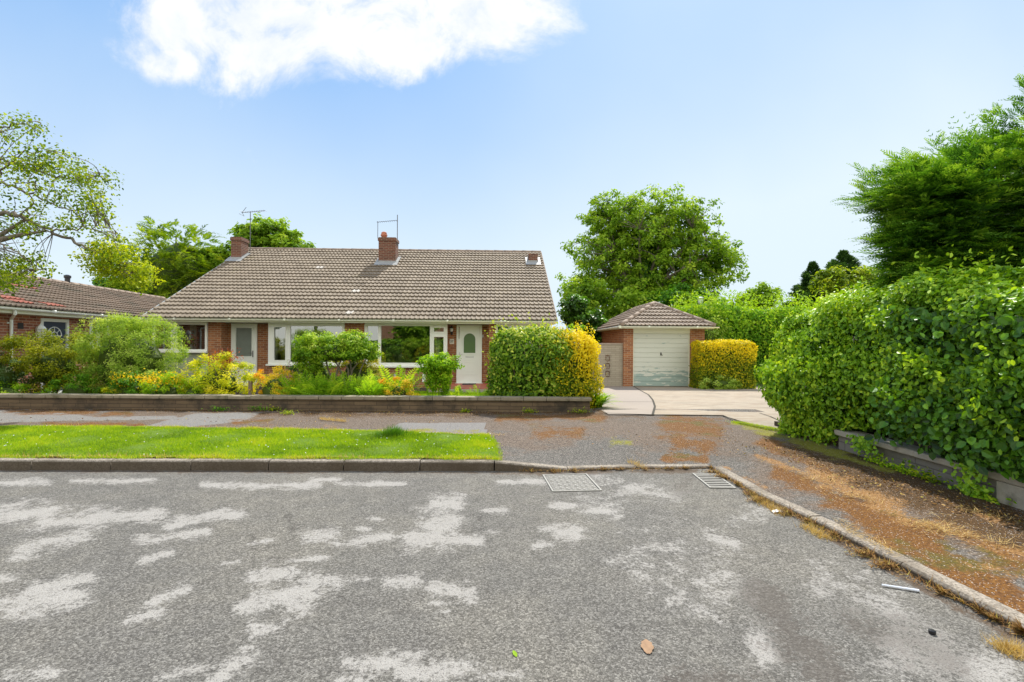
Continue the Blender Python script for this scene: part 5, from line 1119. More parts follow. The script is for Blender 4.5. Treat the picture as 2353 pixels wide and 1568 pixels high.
c_ = G(2065, 1354, 0); b = MB(); b.tube([(-.085, 0, .006), (.075, 0, .006)], [.006, .008], 8); b.tube([(.0751, 0, .006), (.10, 0, .006)], [.0085, .0085], 8); o = b.build('plastic_stick', M['paper'], loc=tuple(c_ + [0, 0, .004])); o.rotation_euler = (0, 0, -.38); tag(o, 'thin white plastic stick lying on the road near the sloping kerb', 'litter')
c_ = G(2142, 1457, 0); b = MB(); b.lathe([(.014, 0), (.016, .004), (.016, .018), (.010, .022)], n=12); o = b.build('bottle_cap', M['cap'], loc=tuple(c_), smooth=False); tag(o, 'small black plastic cap on the road near the lower right corner', 'litter')
c_ = G(1787, 1178, 0); b = MB(); V_ = [(-.05, -.02, .006), (0, -.025, .018), (.055, -.012, .004), (-.045, .02, .01), (.005, .022, .022), (.05, .018, .006)]; b.add(V_, np.array([[0, 1, 4, 3], [1, 2, 5, 4]])); o = b.build('paper_scrap', M['paper'], loc=tuple(c_)); tag(o, 'crumpled scrap of white paper in the gutter by the right-hand kerb', 'litter')

# ================================================================== VEGETATION
def ctr(px0, px1, pt, pb, d): a_, b_ = D((px0 + px1) / 2, (pt + pb) / 2, d), None; return a_
def wid(px0, px1, d): return (px1 - px0) / FPX * d / 2
def hgt(p0, p1, d): return (p1 - p0) / FPX * d / 2
def pxshrub(name, label, cat, box, d, dep, n, size, mat, seed, zb=-.08, grow=True, **kw):
    """bush filling the photo box (x0,x1,ytop,ybottom) at distance d"""
    x0, x1, yt, yb = box; c_ = D((x0 + x1) / 2, yt, d); top = c_[2]; bot = zb if grow else D((x0 + x1) / 2, yb, d)[2]
    rz_ = (top - bot) / 2; return shrub(name, label, cat, (c_[0], d, bot + rz_), (wid(x0, x1, d), dep, rz_), n, size, mat, seed, zmin=zb, **kw)
GRP = 'shrubs in the flower bed behind the low wall'
def flower_heads(mat_unused=None, n=0): pass

# big clipped hedge pair at the right end of the wall
hd_d = 10.25
hx0, hx1 = D(1120, 830, hd_d)[0], D(1292, 830, hd_d)[0]; zt = D(1200, 752, hd_d)[2]
def fwarp(P):
    P = P.copy(); q = np.clip((.85 - P[:, 2]) / .85, 0, 1); cxx = (hx0 + hx2) / 2; P[:, 0] = cxx + (P[:, 0] - cxx) * (1 - .13 * q * q); P[:, 1] += .14 * q * q; return P
hx2 = D(1386, 830, hd_d)[0]
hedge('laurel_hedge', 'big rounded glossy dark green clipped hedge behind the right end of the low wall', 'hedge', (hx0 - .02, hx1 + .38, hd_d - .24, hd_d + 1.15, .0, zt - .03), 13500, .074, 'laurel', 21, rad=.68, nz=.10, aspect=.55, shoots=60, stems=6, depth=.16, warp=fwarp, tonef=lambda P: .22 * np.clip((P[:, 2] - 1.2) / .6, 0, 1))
hx2 = D(1386, 830, hd_d)[0]
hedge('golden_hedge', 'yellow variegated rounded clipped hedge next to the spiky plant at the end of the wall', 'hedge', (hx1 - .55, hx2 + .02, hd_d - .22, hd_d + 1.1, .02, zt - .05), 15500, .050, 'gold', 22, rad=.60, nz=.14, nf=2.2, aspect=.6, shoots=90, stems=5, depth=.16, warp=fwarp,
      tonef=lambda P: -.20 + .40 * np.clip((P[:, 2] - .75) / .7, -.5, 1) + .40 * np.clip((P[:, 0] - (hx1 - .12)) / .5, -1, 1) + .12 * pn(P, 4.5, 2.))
pxshrub('tall_sprigs', 'bright green upright shoots growing up behind the yellow hedge', 'shrub', (1290, 1345, 728, 800), 11.6, .3, 900, .07, 'lime', 23, zb=-.08, nc=30, rc=.12, core=0)
# spiky strap-leaved plant
c0 = G(1374, 938, .1); sp = MB(); rng = rg(31); n = 210; L = .42 + .40 * rng.random(n); a = rng.random(n) * 6.283
for k in range(n):
    e = unit(np.array([math.cos(a[k]) * .8, math.sin(a[k]) * .8, rng.uniform(.5, 1.5)])); B = np.array([-math.sin(a[k]), math.cos(a[k]), 0]); P = [np.array([rng.normal() * .04, rng.normal() * .04, -.02 + .0]) + e * L[k] * t_ - np.array([0, 0, .42 * L[k] * t_ * t_]) for t_ in (0, .35, .7, 1)]
    V_ = []
    for j, w_ in enumerate((.014, .016, .011, .001)): V_ += [P[j] - B * w_, P[j] + B * w_]
    sp.add(V_, np.array([(0, 1, 3, 2), (2, 3, 5, 4), (4, 5, 7, 6)]), np.full(8, rng.random()))
o = sp.build('spiky_plant', M['lime'], loc=(c0[0], c0[1] + .1, .12)); tag(o, 'clump of long arching strap leaves at the right end of the low wall', 'plant')

# flower bed, left to right
bed = [
 ('shrub', 'bluish green low bush at the left edge of the picture', (-60, 62, 808, 905), 10.9, .5, 3600, .05, 'blueleaf', 41, dict(nc=60, rc=.16)),
 ('shrub', 'low bright green ground plant at the foot of the bluish bush, left edge', (-30, 60, 872, 905), 10.35, .25, 1500, .035, 'lime', 42, dict(nc=30, rc=.10, stems=0)),
 ('maple_shrub', 'broad olive and yellow spreading shrub in front of the navy door', (15, 235, 765, 900), 11.4, .7, 20000, .045, 'olive', 43, dict(nc=170, rc=.17, stems=9, core=.5, stemmat='darkbark')),
 ('willow_shrub', 'tall feathery pale green shrub with narrow leaves, tallest in the bed', (196, 402, 728, 905), 11.3, .75, 34000, .056, 'willow', 44, dict(nc=330, rc=.17, stems=9, core=.78, aspect=.26, stemmat='darkbark', droop=-.3)),
 ('loosestrife', 'dark green leafy clump with yellow flowers below the feathery shrub', (262, 345, 858, 908), 10.35, .3, 3400, .05, 'herb', 45, dict(nc=45, rc=.10)),
 ('loosestrife', 'bright green leafy clump with yellow flowers left of the yellow bush', (335, 430, 858, 908), 10.35, .3, 3600, .04, 'lime', 46, dict(nc=45, rc=.10)),
 ('yellow_shrub', 'large lemon yellow bush in front of the left white door', (425, 582, 815, 908), 10.5, .45, 9500, .052, 'choisya', 47, dict(nc=120, rc=.13, aspect=.35, core=.62, droop=-.1)),
 ('spirea', 'rounded yellow and orange bush right of the small wooden post', (582, 678, 845, 908), 10.35, .35, 5600, .034, 'spirea', 48, dict(nc=75, rc=.09, core=.6)),
 ('spirea', 'low orange and golden bush left of the upright green shrub', (872, 958, 866, 912), 10.3, .3, 4600, .034, 'spirea', 49, dict(nc=60, rc=.08, core=.6)),
 ('golden_conifer', 'dark bush with golden edge standing behind the multi-stemmed round shrub', (768, 872, 800, 905), 11.5, .4, 5600, .05, 'goldgreen', 50, dict(nc=80, rc=.13, aspect=.35, core=.7)),
 ('dark_shrub', 'dark green bush against the wall behind the purple flower spikes', (672, 770, 800, 905), 11.9, .4, 4200, .055, 'laurel', 51, dict(nc=60, rc=.14, core=.7)),
]
for (nm, lab, bx, d, dep, n, size, mat, seed, kw) in bed:
    ex = None
    o = pxshrub(nm, lab, 'shrub', bx, d, dep, n, size, mat, seed, group=GRP, **kw)
    if nm == 'loosestrife':
        rng = rg(seed + 500); fb = MB(); b_ = np.array(o.location); x0, x1, yt, yb = bx; n2 = 330
        P = np.stack([D((x0 + x1) / 2, yt, d)[0] + rng.uniform(-1, 1, n2) * wid(x0, x1, d) * .85, d - rng.random(n2) * dep * .8, D(0, yt, d)[2] * 0 + D((x0 + x1) / 2, yt + 4, d)[2] - .10 + rng.normal(size=n2) * .07], 1)
        leaves(fb, P - b_, rng.normal(size=P.shape) + np.array([0, -1, .6]), .035, .9, rng, rng.random(n2), 0); fb.build('flowers', M['yellowflower'], o)
    if nm == 'yellow_shrub':
        rng = rg(seed + 500); fb = MB(); b_ = np.array(o.location); n2 = 300; c_ = D(520, 826, 10.55); P = c_ + rng.normal(size=(n2, 3)) * np.array([.14, .08, .10]); leaves(fb, P - b_, rng.normal(size=P.shape) + np.array([0, 0, 1]), .06, .3, rng, rng.random(n2), -.6); fb.build('red_tips', M['redtip'], o)
        tb = MB()
        for _ in range(16): s_ = np.array([rng.normal() * .1, -.05, .3]); e_ = c_ - b_ + rng.normal(size=3) * np.array([.16, .08, .14]); tb.tube(bez(s_, e_, .05, rng, 4), [.008, .006, .004, .002], 4)
        tb.build('bare_twigs', M['twig'], o)
# rest of the planting under the feathery shrubs
pxshrub('low_plant', 'low yellow green plant at the foot of the feathery shrub', 'plant', (225, 262, 882, 908), 10.2, .15, 900, .03, 'choisya', 52, nc=20, rc=.07, stems=0, group=GRP)
pxshrub('low_plant', 'small lime plant by the coping near the left edge', 'plant', (80, 130, 888, 907), 10.15, .15, 900, .03, 'lime', 53, nc=20, rc=.07, stems=0, group=GRP)
pxshrub('low_plant', 'leafy green undergrowth below the olive shrub', 'plant', (120, 225, 862, 907), 10.5, .25, 3000, .04, 'herb', 54, nc=50, rc=.11, stems=0, group=GRP)
pxshrub('low_plant', 'low green edging plant between the yellow bush and the bright loosestrife', 'plant', (415, 470, 868, 908), 10.25, .2, 1800, .04, 'lime', 55, nc=30, rc=.1, stems=0, group=GRP)
pxshrub('low_plant', 'small pale green self-seeded plant right of the upright shrub', 'plant', (1040, 1062, 888, 908), 10.5, .12, 500, .035, 'lime', 56, nc=14, rc=.06, stems=0, core=0, group=GRP)
# ferns
def fern(label, px, py, d, n, L, seed, mat='fern', spread=.3):
    rng = rg(seed); c_ = D(px, py, d); b_ = np.array([c_[0], d, .14]); mb = MB(); L = L * 1.28; a = rng.random(n) * 6.283; el = rng.uniform(.7, 1.35, n)
    O = np.stack([rng.normal(size=n) * spread, rng.normal(size=n) * .08, rng.uniform(0, .12, n)], 1); Dr = np.stack([np.cos(a) * np.cos(el), np.sin(a) * np.cos(el), np.sin(el)], 1)
    fronds(mb, O, Dr, L * (.7 + .5 * rng.random(n)), 14, .20, .022, rng, droop=.28, ang=1.15); o = mb.build('fern', M[mat], loc=tuple(b_)); return tag(o, label, 'fern', 'ferns in the flower bed')
fern('wide clump of bright green ferns below the purple flower spikes', 700, 905, 10.35, 85, .62, 61, spread=.22); fern('bright fern clump under the left half of the round shrub', 755, 905, 10.35, 80, .60, 62, spread=.2)
fern('tall pale fern clump between the round shrub and the orange bush', 850, 905, 10.4, 95, .66, 63, spread=.26); fern('single fern growing in front of the dark air vent', 912, 905, 10.6, 26, .80, 64, spread=.06)
fern('small fern by the lawn below the arched-glass door', 1098, 910, 10.4, 16, .42, 65, spread=.05); fern('small fern at the base of the upright green shrub', 1052, 912, 10.4, 14, .36, 66, spread=.06)
# purple flower spikes
rng = rg(71)
for i, (px, pt) in enumerate(((655, 838), (664, 826), (672, 846), (684, 832), (694, 852), (704, 838), (712, 834), (690, 846))):
    c_ = D(px, 905, 10.75); top = D(px, pt, 10.75); b_ = np.array([c_[0], 10.75, -.05]); r_ = thing('flower_spike', 'slender purple flower spike above the ferns beside the left big window', 'flower', tuple(b_), group='purple flower spikes'); h_ = top[2] - b_[2]
    s_ = MB(); s_.tube([(0, 0, 0), (rng.normal() * .02, 0, h_ * .6), (rng.normal() * .03, 0, h_)], [.006, .005, .002], 4); n2 = 60; P = np.stack([rng.normal(size=n2) * .03, rng.normal(size=n2) * .03, rng.uniform(.1, h_ * .6, n2)], 1); s_.build('stem', M['fern'], r_)
    s_ = MB(); leaves(s_, P, rng.normal(size=(n2, 3)), .07, .2, rng, rng.random(n2), .2); s_.build('leaves', M['fern'], r_)
    s_ = MB(); n2 = 60; tz = rng.random(n2); P = np.stack([rng.normal(size=n2) * .012, rng.normal(size=n2) * .012, h_ * .66 + tz * h_ * .34], 1); leaves(s_, P, rng.normal(size=(n2, 3)), .022, .7, rng, rng.random(n2), 0); s_.build('florets', M['purple'], r_)
# multi-stemmed round-headed shrub
rng = rg(73); d = 10.9; r_ = thing('round_headed_shrub', 'multi-stemmed shrub with a dome of pale variegated leaves and bare crooked stems', 'shrub', (D(790, 900, d)[0], d, -.08), group=GRP); b_ = np.array(r_.location); mb = MB()
C, Dn = clumps(rng, [(*D(772, 808, d), wid(676, 866, d), .55, .46), (*D(728, 812, d), .42, .45, .46), (*D(822, 806, d), .40, .4, .44)], 290, .33, 2.5); C[:, 2] = np.maximum(C[:, 2], D(770, 850 , d)[2]); keep = ~((C[:, 0] > D(742, 0, d)[0]) & (C[:, 2] < D(800, 822, d)[2])); C, Dn = C[keep], Dn[keep]
leaf_clumps(mb, C - b_, Dn, .125, 85, .052, .5, rng, .7, .2, .7); mb.build('crown', M['varieg'], r_)
mb = MB(); blob_core(mb, D(772, 812, d) - b_, (.55, .28, .18), 3); mb.build('twigs', M['core'], r_)
mb = MB()
for P in ([(760, 903), (762, 870), (752, 845), (748, 815)], [(760, 903), (772, 868), (778, 840), (790, 815)], [(790, 905), (793, 870), (782, 852), (770, 828)], [(806, 905), (808, 865), (806, 840), (800, 812)], [(818, 907), (823, 870), (830, 846), (845, 818)], [(793, 868), (810, 850), (822, 835)], [(808, 865), (800, 850), (795, 838)]):
    pts = np.array([D(a_, b2, d + rng.normal() * .03) - b_ for a_, b2 in P]); pts[0, 2] = min(pts[0, 2], .1); tt = np.linspace(0, len(P) - 1, 9); pts = np.stack([np.interp(tt, range(len(P)), pts[:, k]) for k in range(3)], 1); mb.tube(pts, np.linspace(.026, .014, 9), 7)
mb.build('stem', M['bark'], r_, smooth=True)
# upright green shrub
rng = rg(75); d = 10.5; r_ = thing('upright_shrub', 'bright green flat-topped shrub on upright stems in front of the arched-glass door', 'shrub', (D(1008, 900, d)[0], d, -.05), group=GRP); b_ = np.array(r_.location); mb = MB()
C, Dn = clumps(rng, [(*D(1011, 838, d), wid(960, 1058, d), .36, .24)], 75, .4); C2, D2 = clumps(rng, [(*D(1008, 868, d), .28, .25, .36)], 46, .4); C = np.r_[C, C2]; Dn = np.r_[Dn, D2]
leaf_clumps(mb, C - b_, Dn, .10, 62, .055, .5, rng, .9, .1, .6, .25); mb.build('foliage', M['lime'], r_)
mb = MB()
for k in range(26): e = np.array([rng.uniform(-.36, .36), rng.normal() * .12, .75 + rng.random() * .15]); mb.tube(bez((e[0] * .35, e[1] * .5, 0), e, .0, rng, 5, .03), np.linspace(.009, .005, 5), 5)
mb.build('stem', M['fern'], r_, smooth=True)
# wooden post
c_ = D(575.5, 905, 10.2); tag(MB().box(-.035, .035, -.03, .03, 0, D(0, 872, 10.2)[2] * 1 - .0).build('wooden_post', M['wood'], loc=(c_[0], 10.2, .0), bevel=.006), 'short weathered wooden post between the yellow bush and the orange bush', 'post')
# weeds at the foot of the wall
for i, (px, py, s_, lab) in enumerate(((505, 944, .16, 'small green weed at the foot of the low wall, left of the bright weed'), (640, 940, .10, 'yellow weed at the foot of the low wall below the round bush'), (660, 952, .12, 'lime green weed lying on the pavement below the wooden post'), (612, 938, .2, 'leafy green weed at the foot of the low wall below the orange bush'), (1215, 948, .12, 'small weed at the foot of the low wall below the glossy hedge'), (1330, 949, .16, 'small weed at the foot of the low wall near its right end'), (1070, 947, .08, 'tiny weed at the foot of the low wall below the upright shrub'))):
    rng = rg(80 + i); c_ = G(px, py, .12); c_[1] = min(c_[1], 9.68); n = 130; P = rng.normal(size=(n, 3)) * np.array([s_ * .6, .03, s_ * .25]); P[:, 2] = np.abs(P[:, 2]) + .01; mb = MB(); leaves(mb, P, rng.normal(size=(n, 3)) * .5 + np.array([0, -.3, 1]), .035, .5, rng, rng.random(n), .1)
    tag(mb.build('weed', M['herb' if i in (0, 3) else 'sprig'], loc=(c_[0], c_[1], .118)), lab, 'weed', 'weeds along the low wall')

# ---------------------------------------------------------------- yellow hedge and tall hedge by the garage
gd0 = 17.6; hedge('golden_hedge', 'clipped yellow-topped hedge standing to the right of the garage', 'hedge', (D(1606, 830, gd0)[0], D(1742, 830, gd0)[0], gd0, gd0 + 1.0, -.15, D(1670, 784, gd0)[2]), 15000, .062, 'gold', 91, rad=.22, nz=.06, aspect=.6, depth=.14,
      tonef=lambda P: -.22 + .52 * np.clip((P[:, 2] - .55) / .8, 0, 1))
pxshrub('hedge_plant', 'white variegated low plant at the foot of the yellow-topped hedge', 'plant', (1610, 1700, 868, 890), 17.3, .25, 1400, .06, 'willow', 92, zb=-.14, nc=36, rc=.12, stems=0)
t1 = 21.0
hedge('tall_hedge', 'tall bright green bushy hedge behind the garage and the yellow-topped hedge', 'hedge', (D(1530, 700, t1 + 2)[0], D(1905, 700, t1)[0], t1, t1 + 2.2, -.2, D(1680, 702, t1)[2]), 30000, .15, 'bamboo', 93, rad=.7, nz=.28, nf=.9, aspect=.34, depth=.5, shoots=500, faces=(1.2, .1, .6, .6, 1.2), droop=.6,
      tonef=lambda P: .2 * np.clip((P[:, 2] - 1.8) / 1.5, -.7, 1))
# small trees beyond
tree('small_tree', 'small yellow green leafy tree rising above the tall hedge', 'tree', (D(1745, 700, 27)[0], 27, -.2), 3.0, .10, [(*D(1745, 690, 27), 1.1, 1.0, 1.0), (*D(1720, 700, 27), .9, .8, .7)], 60, .38, 60, .18, 'hazel', 'bark', 94, group='trees beyond the houses')
def conifer(name, label, px, pt, d, rw, seed, mat='darkconifer', n=1500, base=-.2, L=1.0, group='trees beyond the houses', zlow=.12, ww=.05):
    rng = rg(seed); top = D(px, pt, d); r_ = thing(name, label, 'conifer', (top[0], d, base), group=group); H_ = top[2] - base
    f_ = rng.random(n) ** .8 * (1 - zlow) + zlow; a = rng.random(n) * 6.283; rad = rw * (1 - f_) ** .75 * (1 + .22 * np.sin(f_ * 38 + np.round(a * 2))); el = rng.uniform(-.1, .5, n) + .5 * f_
    Dr = np.stack([np.cos(a) * np.cos(el), np.sin(a) * np.cos(el), np.sin(el)], 1); O = np.stack([np.cos(a) * rad * .55, np.sin(a) * rad * .55, f_ * H_], 1)
    mb = MB(); fronds(mb, O, Dr, np.maximum(rad * .7, .25) * L, 7, .42, ww, rng, droop=.15, ang=.75, tone=np.clip(.35 + .22 * rng.normal(size=n) + .25 * pn(O, 1.1, seed), 0, 1)); mb.build('crown', M[mat], r_)
    mb = MB(); mb.tube([(0, 0, 0), (0, 0, H_ * .97)], [rw * .08, .02], 7)
    mb.build('trunk', M['darkbark'], r_, smooth=True); return r_
conifer('dark_conifer', 'dark blue green conifer with drooping top, right of the small yellow green tree', 1868, 606, 30, 2.3, 95, n=2600, ww=.09); conifer('dark_conifer', 'spiky dark conifer rising above the bright clipped hedge', 1938, 580, 28, 3.0, 96, n=2600, ww=.09)
tree('small_tree', 'yellow green tree between the two dark conifers', 'tree', (D(1910, 700, 24)[0], 24, -.2), 3.0, .09, [(*D(1915, 650, 24), .9, .9, .95), (*D(1985, 655, 24), 1.0, .9, .9)], 80, .32, 60, .16, 'sprig', 'bark', 97, group='trees beyond the houses')

# big spreading tree behind the garage
bt = 33.0; bd = D(1490, 740, bt)
cr = [(*D(1495, 590, bt), 5.4, 3.8, 4.3), (*D(1480, 530, bt), 4.0, 3.6, 3.0), (*D(1400, 590, bt), 3.2, 3.0, 2.8), (*D(1600, 590, bt), 3.2, 3.0, 2.6), (*D(1540, 500, bt), 3.2, 2.6, 2.2), (*D(1400, 500, bt), 2.4, 2.4, 1.9), (*D(1350, 660, bt), 2.0, 2.2, 2.2), (*D(1650, 620, bt), 2.0, 2.0, 1.9), (*D(1560, 650, bt), 3.2, 2.5, 2.0), (*D(1440, 690, bt), 3.0, 2.2, 2.0)]
bt_root = tree('spreading_tree', 'big open-crowned deciduous tree with ivy-clad trunk behind the garage', 'tree', (D(1482, 740, bt)[0], bt, -.2), 5.2, .34, cr, 560, .62, 82, .27, 'hazel', 'bark', 101, limbs=26, aspect=.6, power=.55, flat=.6, tonevar=.3) if False else None
def bigtree(name, label, base, crowns, nc, rc, nper, size, mat, seed, trunk_h, trunk_r, limbs, power, bm='bark', ivy=None, flat=.65, group='trees beyond the houses'):
    r_ = tree(name, label, 'tree', base, trunk_h, trunk_r, crowns, nc, rc, nper, size, mat, bm, seed, limbs=limbs, power=power, flat=flat, group=group)
    if ivy:
        rng = rg(seed + 7); mb = MB(); n = 6500; k = rng.integers(len(ivy), size=n); A = np.array([i_[:3] for i_ in ivy])[k]; B = np.array([i_[3:6] for i_ in ivy])[k]; rr = np.array([i_[6] for i_ in ivy])[k]; t_ = rng.random(n); dd = sph(rng, n); P = A + (B - A) * t_[:, None] + dd * (rr * (.75 + .5 * rng.random(n)) * (1.15 - .5 * t_))[:, None] - np.array(base)
        leaves(mb, P, dd + np.array([0, 0, .4]), .22, .8, rng, .22 + .2 * rng.random(n), .4); mb.build('ivy', M['ivy'], r_)
    return r_
iv = [(*D(1482, 760, bt - .2), *D(1478, 600, bt - .2), .75), (*D(1478, 620, bt - .2), *D(1466, 545, bt - .2), .42), (*D(1490, 640, bt - .2), *D(1497, 560, bt - .2), .40), (*D(1480, 640, bt - .2), *D(1478, 570, bt), .5)]
bigtree('spreading_tree', 'big open-crowned deciduous tree with ivy-clad trunk behind the garage', (D(1482, 740, bt)[0], bt, -.2), cr, 1150, .46, 54, .19, 'hazel', 101, 5.0, .36, 40, .6, ivy=iv)
bigtree('leafy_shrub_tree', 'mid green leafy tree behind the left side of the garage, under the big tree', (D(1400, 740, 28)[0], 28, -.2), [(*D(1395, 705, 28), 2.2, 1.5, 1.6), (*D(1460, 720, 28), 1.9, 1.5, 1.3), (*D(1340, 700, 28), 1.3, 1.4, 1.5)], 150, .5, 75, .2, 'hazel', 102, 2.2, .14, 8, .4)
bigtree('dark_evergreen', 'dark evergreen bush just beyond the right end of the bungalow roof', (D(1318, 740, 24)[0], 24, -.2), [(*D(1318, 715, 24), .75, .8, .85), (*D(1340, 745, 24), .9, .8, 1.1), (*D(1370, 760, 24), .9, .8, .9)], 110, .28, 90, .14, 'ivy', 103, 1.6, .12, 6, .35, bm='darkbark')
bigtree('leafy_shrub_tree', 'green leafy tree behind the garage roof ridge, right of the ivy trunk', (D(1580, 740, 27)[0], 27, -.2), [(*D(1565, 705, 27), 2.0, 1.5, 1.2), (*D(1620, 715, 27), 1.6, 1.4, .9)], 110, .45, 75, .19, 'bamboo', 104, 2.0, .12, 6, .4)
pxshrub('variegated_bush', 'pale pinkish topped bush in the middle of the tall hedge', 'shrub', (1585, 1660, 690, 760), 20.9, .6, 2400, .1, 'willow', 105, nc=50, rc=.3)
# far left trees behind the bungalows
def cedar(name, label, px, pt, d, w_, seed, n=2600):
    rng = rg(seed); top = D(px, pt, d); r_ = thing(name, label, 'tree', (top[0], d, -.2), group='trees beyond the houses'); H_ = top[2] + .2; mb = MB()
    C, Dn = clumps(rng, [(top[0], d, H_ * .62, w_ * .82, w_ * .7, H_ * .36), (top[0] - w_ * .45, d, H_ * .5, w_ * .62, w_ * .6, H_ * .26), (top[0] + w_ * .45, d, H_ * .48, w_ * .62, w_ * .6, H_ * .26), (top[0], d, H_ * .35, w_ * 1.05, w_ * .7, H_ * .22)], n, .33)
    Dr = Dn * np.array([1, 1, .5]) + rng.normal(size=Dn.shape) * .3 + np.array([0, 0, -.05]); b_ = np.array(r_.location); fronds(mb, C - b_, Dr, .85 * (.7 + .6 * rng.random(n)), 8, .42, .06, rng, droop=.35, ang=.8, tone=np.clip(.42 + .25 * pn(C, .9, seed) + .18 * rng.normal(size=n), 0, 1)); mb.build('crown', M['cedar'], r_)
    mb = MB(); blob_core(mb, (0, .4, H_ * .52), (w_ * .6, w_ * .5, H_ * .32), seed); mb.build('inner_branches', M['core'], r_); mb = MB(); mb.tube([(0, 0, 0), (0, 0, H_ * .9)], [.3, .05], 7); mb.build('trunk', M['darkbark'], r_, smooth=True)
cedar('cypress_tree', 'large feathery yellow green evergreen behind the gap between the two bungalows', 405, 512, 34, 4.1, 111, 3000)
bigtree('leafy_tree', 'round deciduous tree rising behind the left chimney of the bungalow', (D(625, 600, 36)[0], 36, -.2), [(*D(625, 560, 36), 2.5, 2.2, 1.9), (*D(570, 580, 36), 1.7, 1.7, 1.8), (*D(670, 580, 36), 1.6, 1.7, 1.7), (*D(600, 530, 36), 1.3, 1.2, .9)], 190, .5, 80, .26, 'hazel', 112, 5.0, .25, 10, .42)
bigtree('leafy_tree', 'green tree just left of the left chimney, lower than the round tree', (D(505, 620, 35)[0], 35, -.2), [(*D(505, 600, 35), 1.4, 1.5, 1.0), (*D(470, 610, 35), 1.1, 1.3, 1.2)], 80, .45, 75, .26, 'hazel', 113, 4.0, .18, 6, .42)
hedge('distant_hedge', 'low line of dark trees behind the left bungalow roof', 'hedge', (D(200, 650, 46)[0], D(330, 650, 46)[0], 46, 48, -.2, D(250, 634, 46)[2]), 4200, .35, 'ivy', 114, rad=.9, nz=.5, nf=.5, depth=.4)

# ---------------------------------------------------------------- foreground tree at the left edge: sparse leaves on crooked boughs
rng = rg(121); dF = 9.6; r_ = thing('overhanging_tree', 'sparse-leaved deciduous tree whose crooked boughs reach in from the left edge', 'tree', (-11.6, 9.6, -.08)); b_ = np.array(r_.location); tb = MB()
boughs = [([(-190, 560), (-60, 498), (0, 490), (45, 497), (110, 530), (165, 556), (215, 578), (260, 605), (300, 630)], .055, 9.6), ([(-190, 540), (-80, 430), (0, 418), (60, 440), (120, 470), (190, 490), (240, 492)], .035, 10.2), ([(-170, 500), (-60, 350), (-10, 300), (30, 285), (80, 280)], .03, 9.4),
          ([(-180, 580), (-60, 560), (0, 560), (50, 585), (85, 620)], .03, 9.0), ([(-120, 430), (-30, 370), (40, 375), (110, 400), (180, 415), (235, 410)], .028, 9.9), ([(60, 500), (75, 470), (78, 430), (85, 390)], .02, 9.7), ([(110, 530), (170, 530), (225, 520), (262, 530)], .018, 9.5), ([(-60, 500), (-20, 440), (15, 380), (60, 350), (120, 345)], .03, 9.7)]
SK = []
for pts, r0, d in boughs:
    P = np.array([D(x_, y_, d + .25 * math.sin(i * 1.7)) for i, (x_, y_) in enumerate(pts)]) - b_; tt = np.linspace(0, len(pts) - 1, 5 * len(pts)); Q = np.stack([np.interp(tt, range(len(pts)), P[:, k]) for k in range(3)], 1); Q += rng.normal(size=Q.shape) * .022; tb.tube(Q, np.linspace(r0, r0 * .16, len(Q)), 6); SK.append(Q)
    tb.tube(bez((0, 0, rng.uniform(1.8, 3.2)), Q[0], .05, rng, 6), np.linspace(.12, r0, 6), 7)
tb.tube([(0, 0, -.1), (.1, 0, 1.5), (0, .1, 3.2), (.1, 0, 5.0)], [.24, .19, .15, .07], 9)
reg = [(60, 420, 115, 70, 30), (150, 440, 90, 80, 34), (210, 500, 60, 60, 24), (40, 300, 55, 30, 16), (110, 380, 100, 40, 26), (60, 520, 60, 40, 20), (40, 620, 75, 34, 40), (250, 570, 50, 32, 22), (215, 415, 45, 28, 14), (-20, 380, 60, 80, 20), (10, 640, 40, 20, 16)]
tips = []
for cx, cy, rx, ry, m_ in reg:
    for _ in range(m_): a = rng.random() * 6.28; q = rng.random() ** .6; tips.append(D(cx + rx * q * math.cos(a), cy + ry * q * math.sin(a), rng.uniform(8.9, 10.6)))
T1_ = np.array(tips) - b_
low = []
for cx, cy, rx, ry, m_ in [(275, 612, 66, 44, 50), (235, 590, 50, 34, 18), (335, 645, 34, 20, 12)]:
    for _ in range(m_): a = rng.random() * 6.28; q = rng.random() ** .6; low.append(D(cx + rx * q * math.cos(a), cy + ry * q * math.sin(a), rng.uniform(9.2, 10.1)))
T2_ = np.array(low) - b_; S = np.concatenate(SK)
for c_ in np.concatenate([T1_, T2_]):
    j = np.argmin(((S - c_) ** 2).sum(1)); L_ = np.linalg.norm(S[j] - c_)
    tb.tube(bez(S[j], c_, .04, rng, 6, .12), np.linspace(.010, .003, 6), 4, False)
tb.build('trunk', M['bark'], r_, smooth=True)
mb = MB(); leaf_clumps(mb, T1_, sph(rng, len(T1_)), .27, 30, .050, .75, rng, .8, .4, .3, .3); leaf_clumps(mb, T2_, sph(rng, len(T2_)),   .20, 50, .050, .75, rng, .8, .4, .5, .2); mb.A[-1] = np.clip(mb.A[-1] + .3, 0, 1); mb.build('crown', M['sprig'], r_)

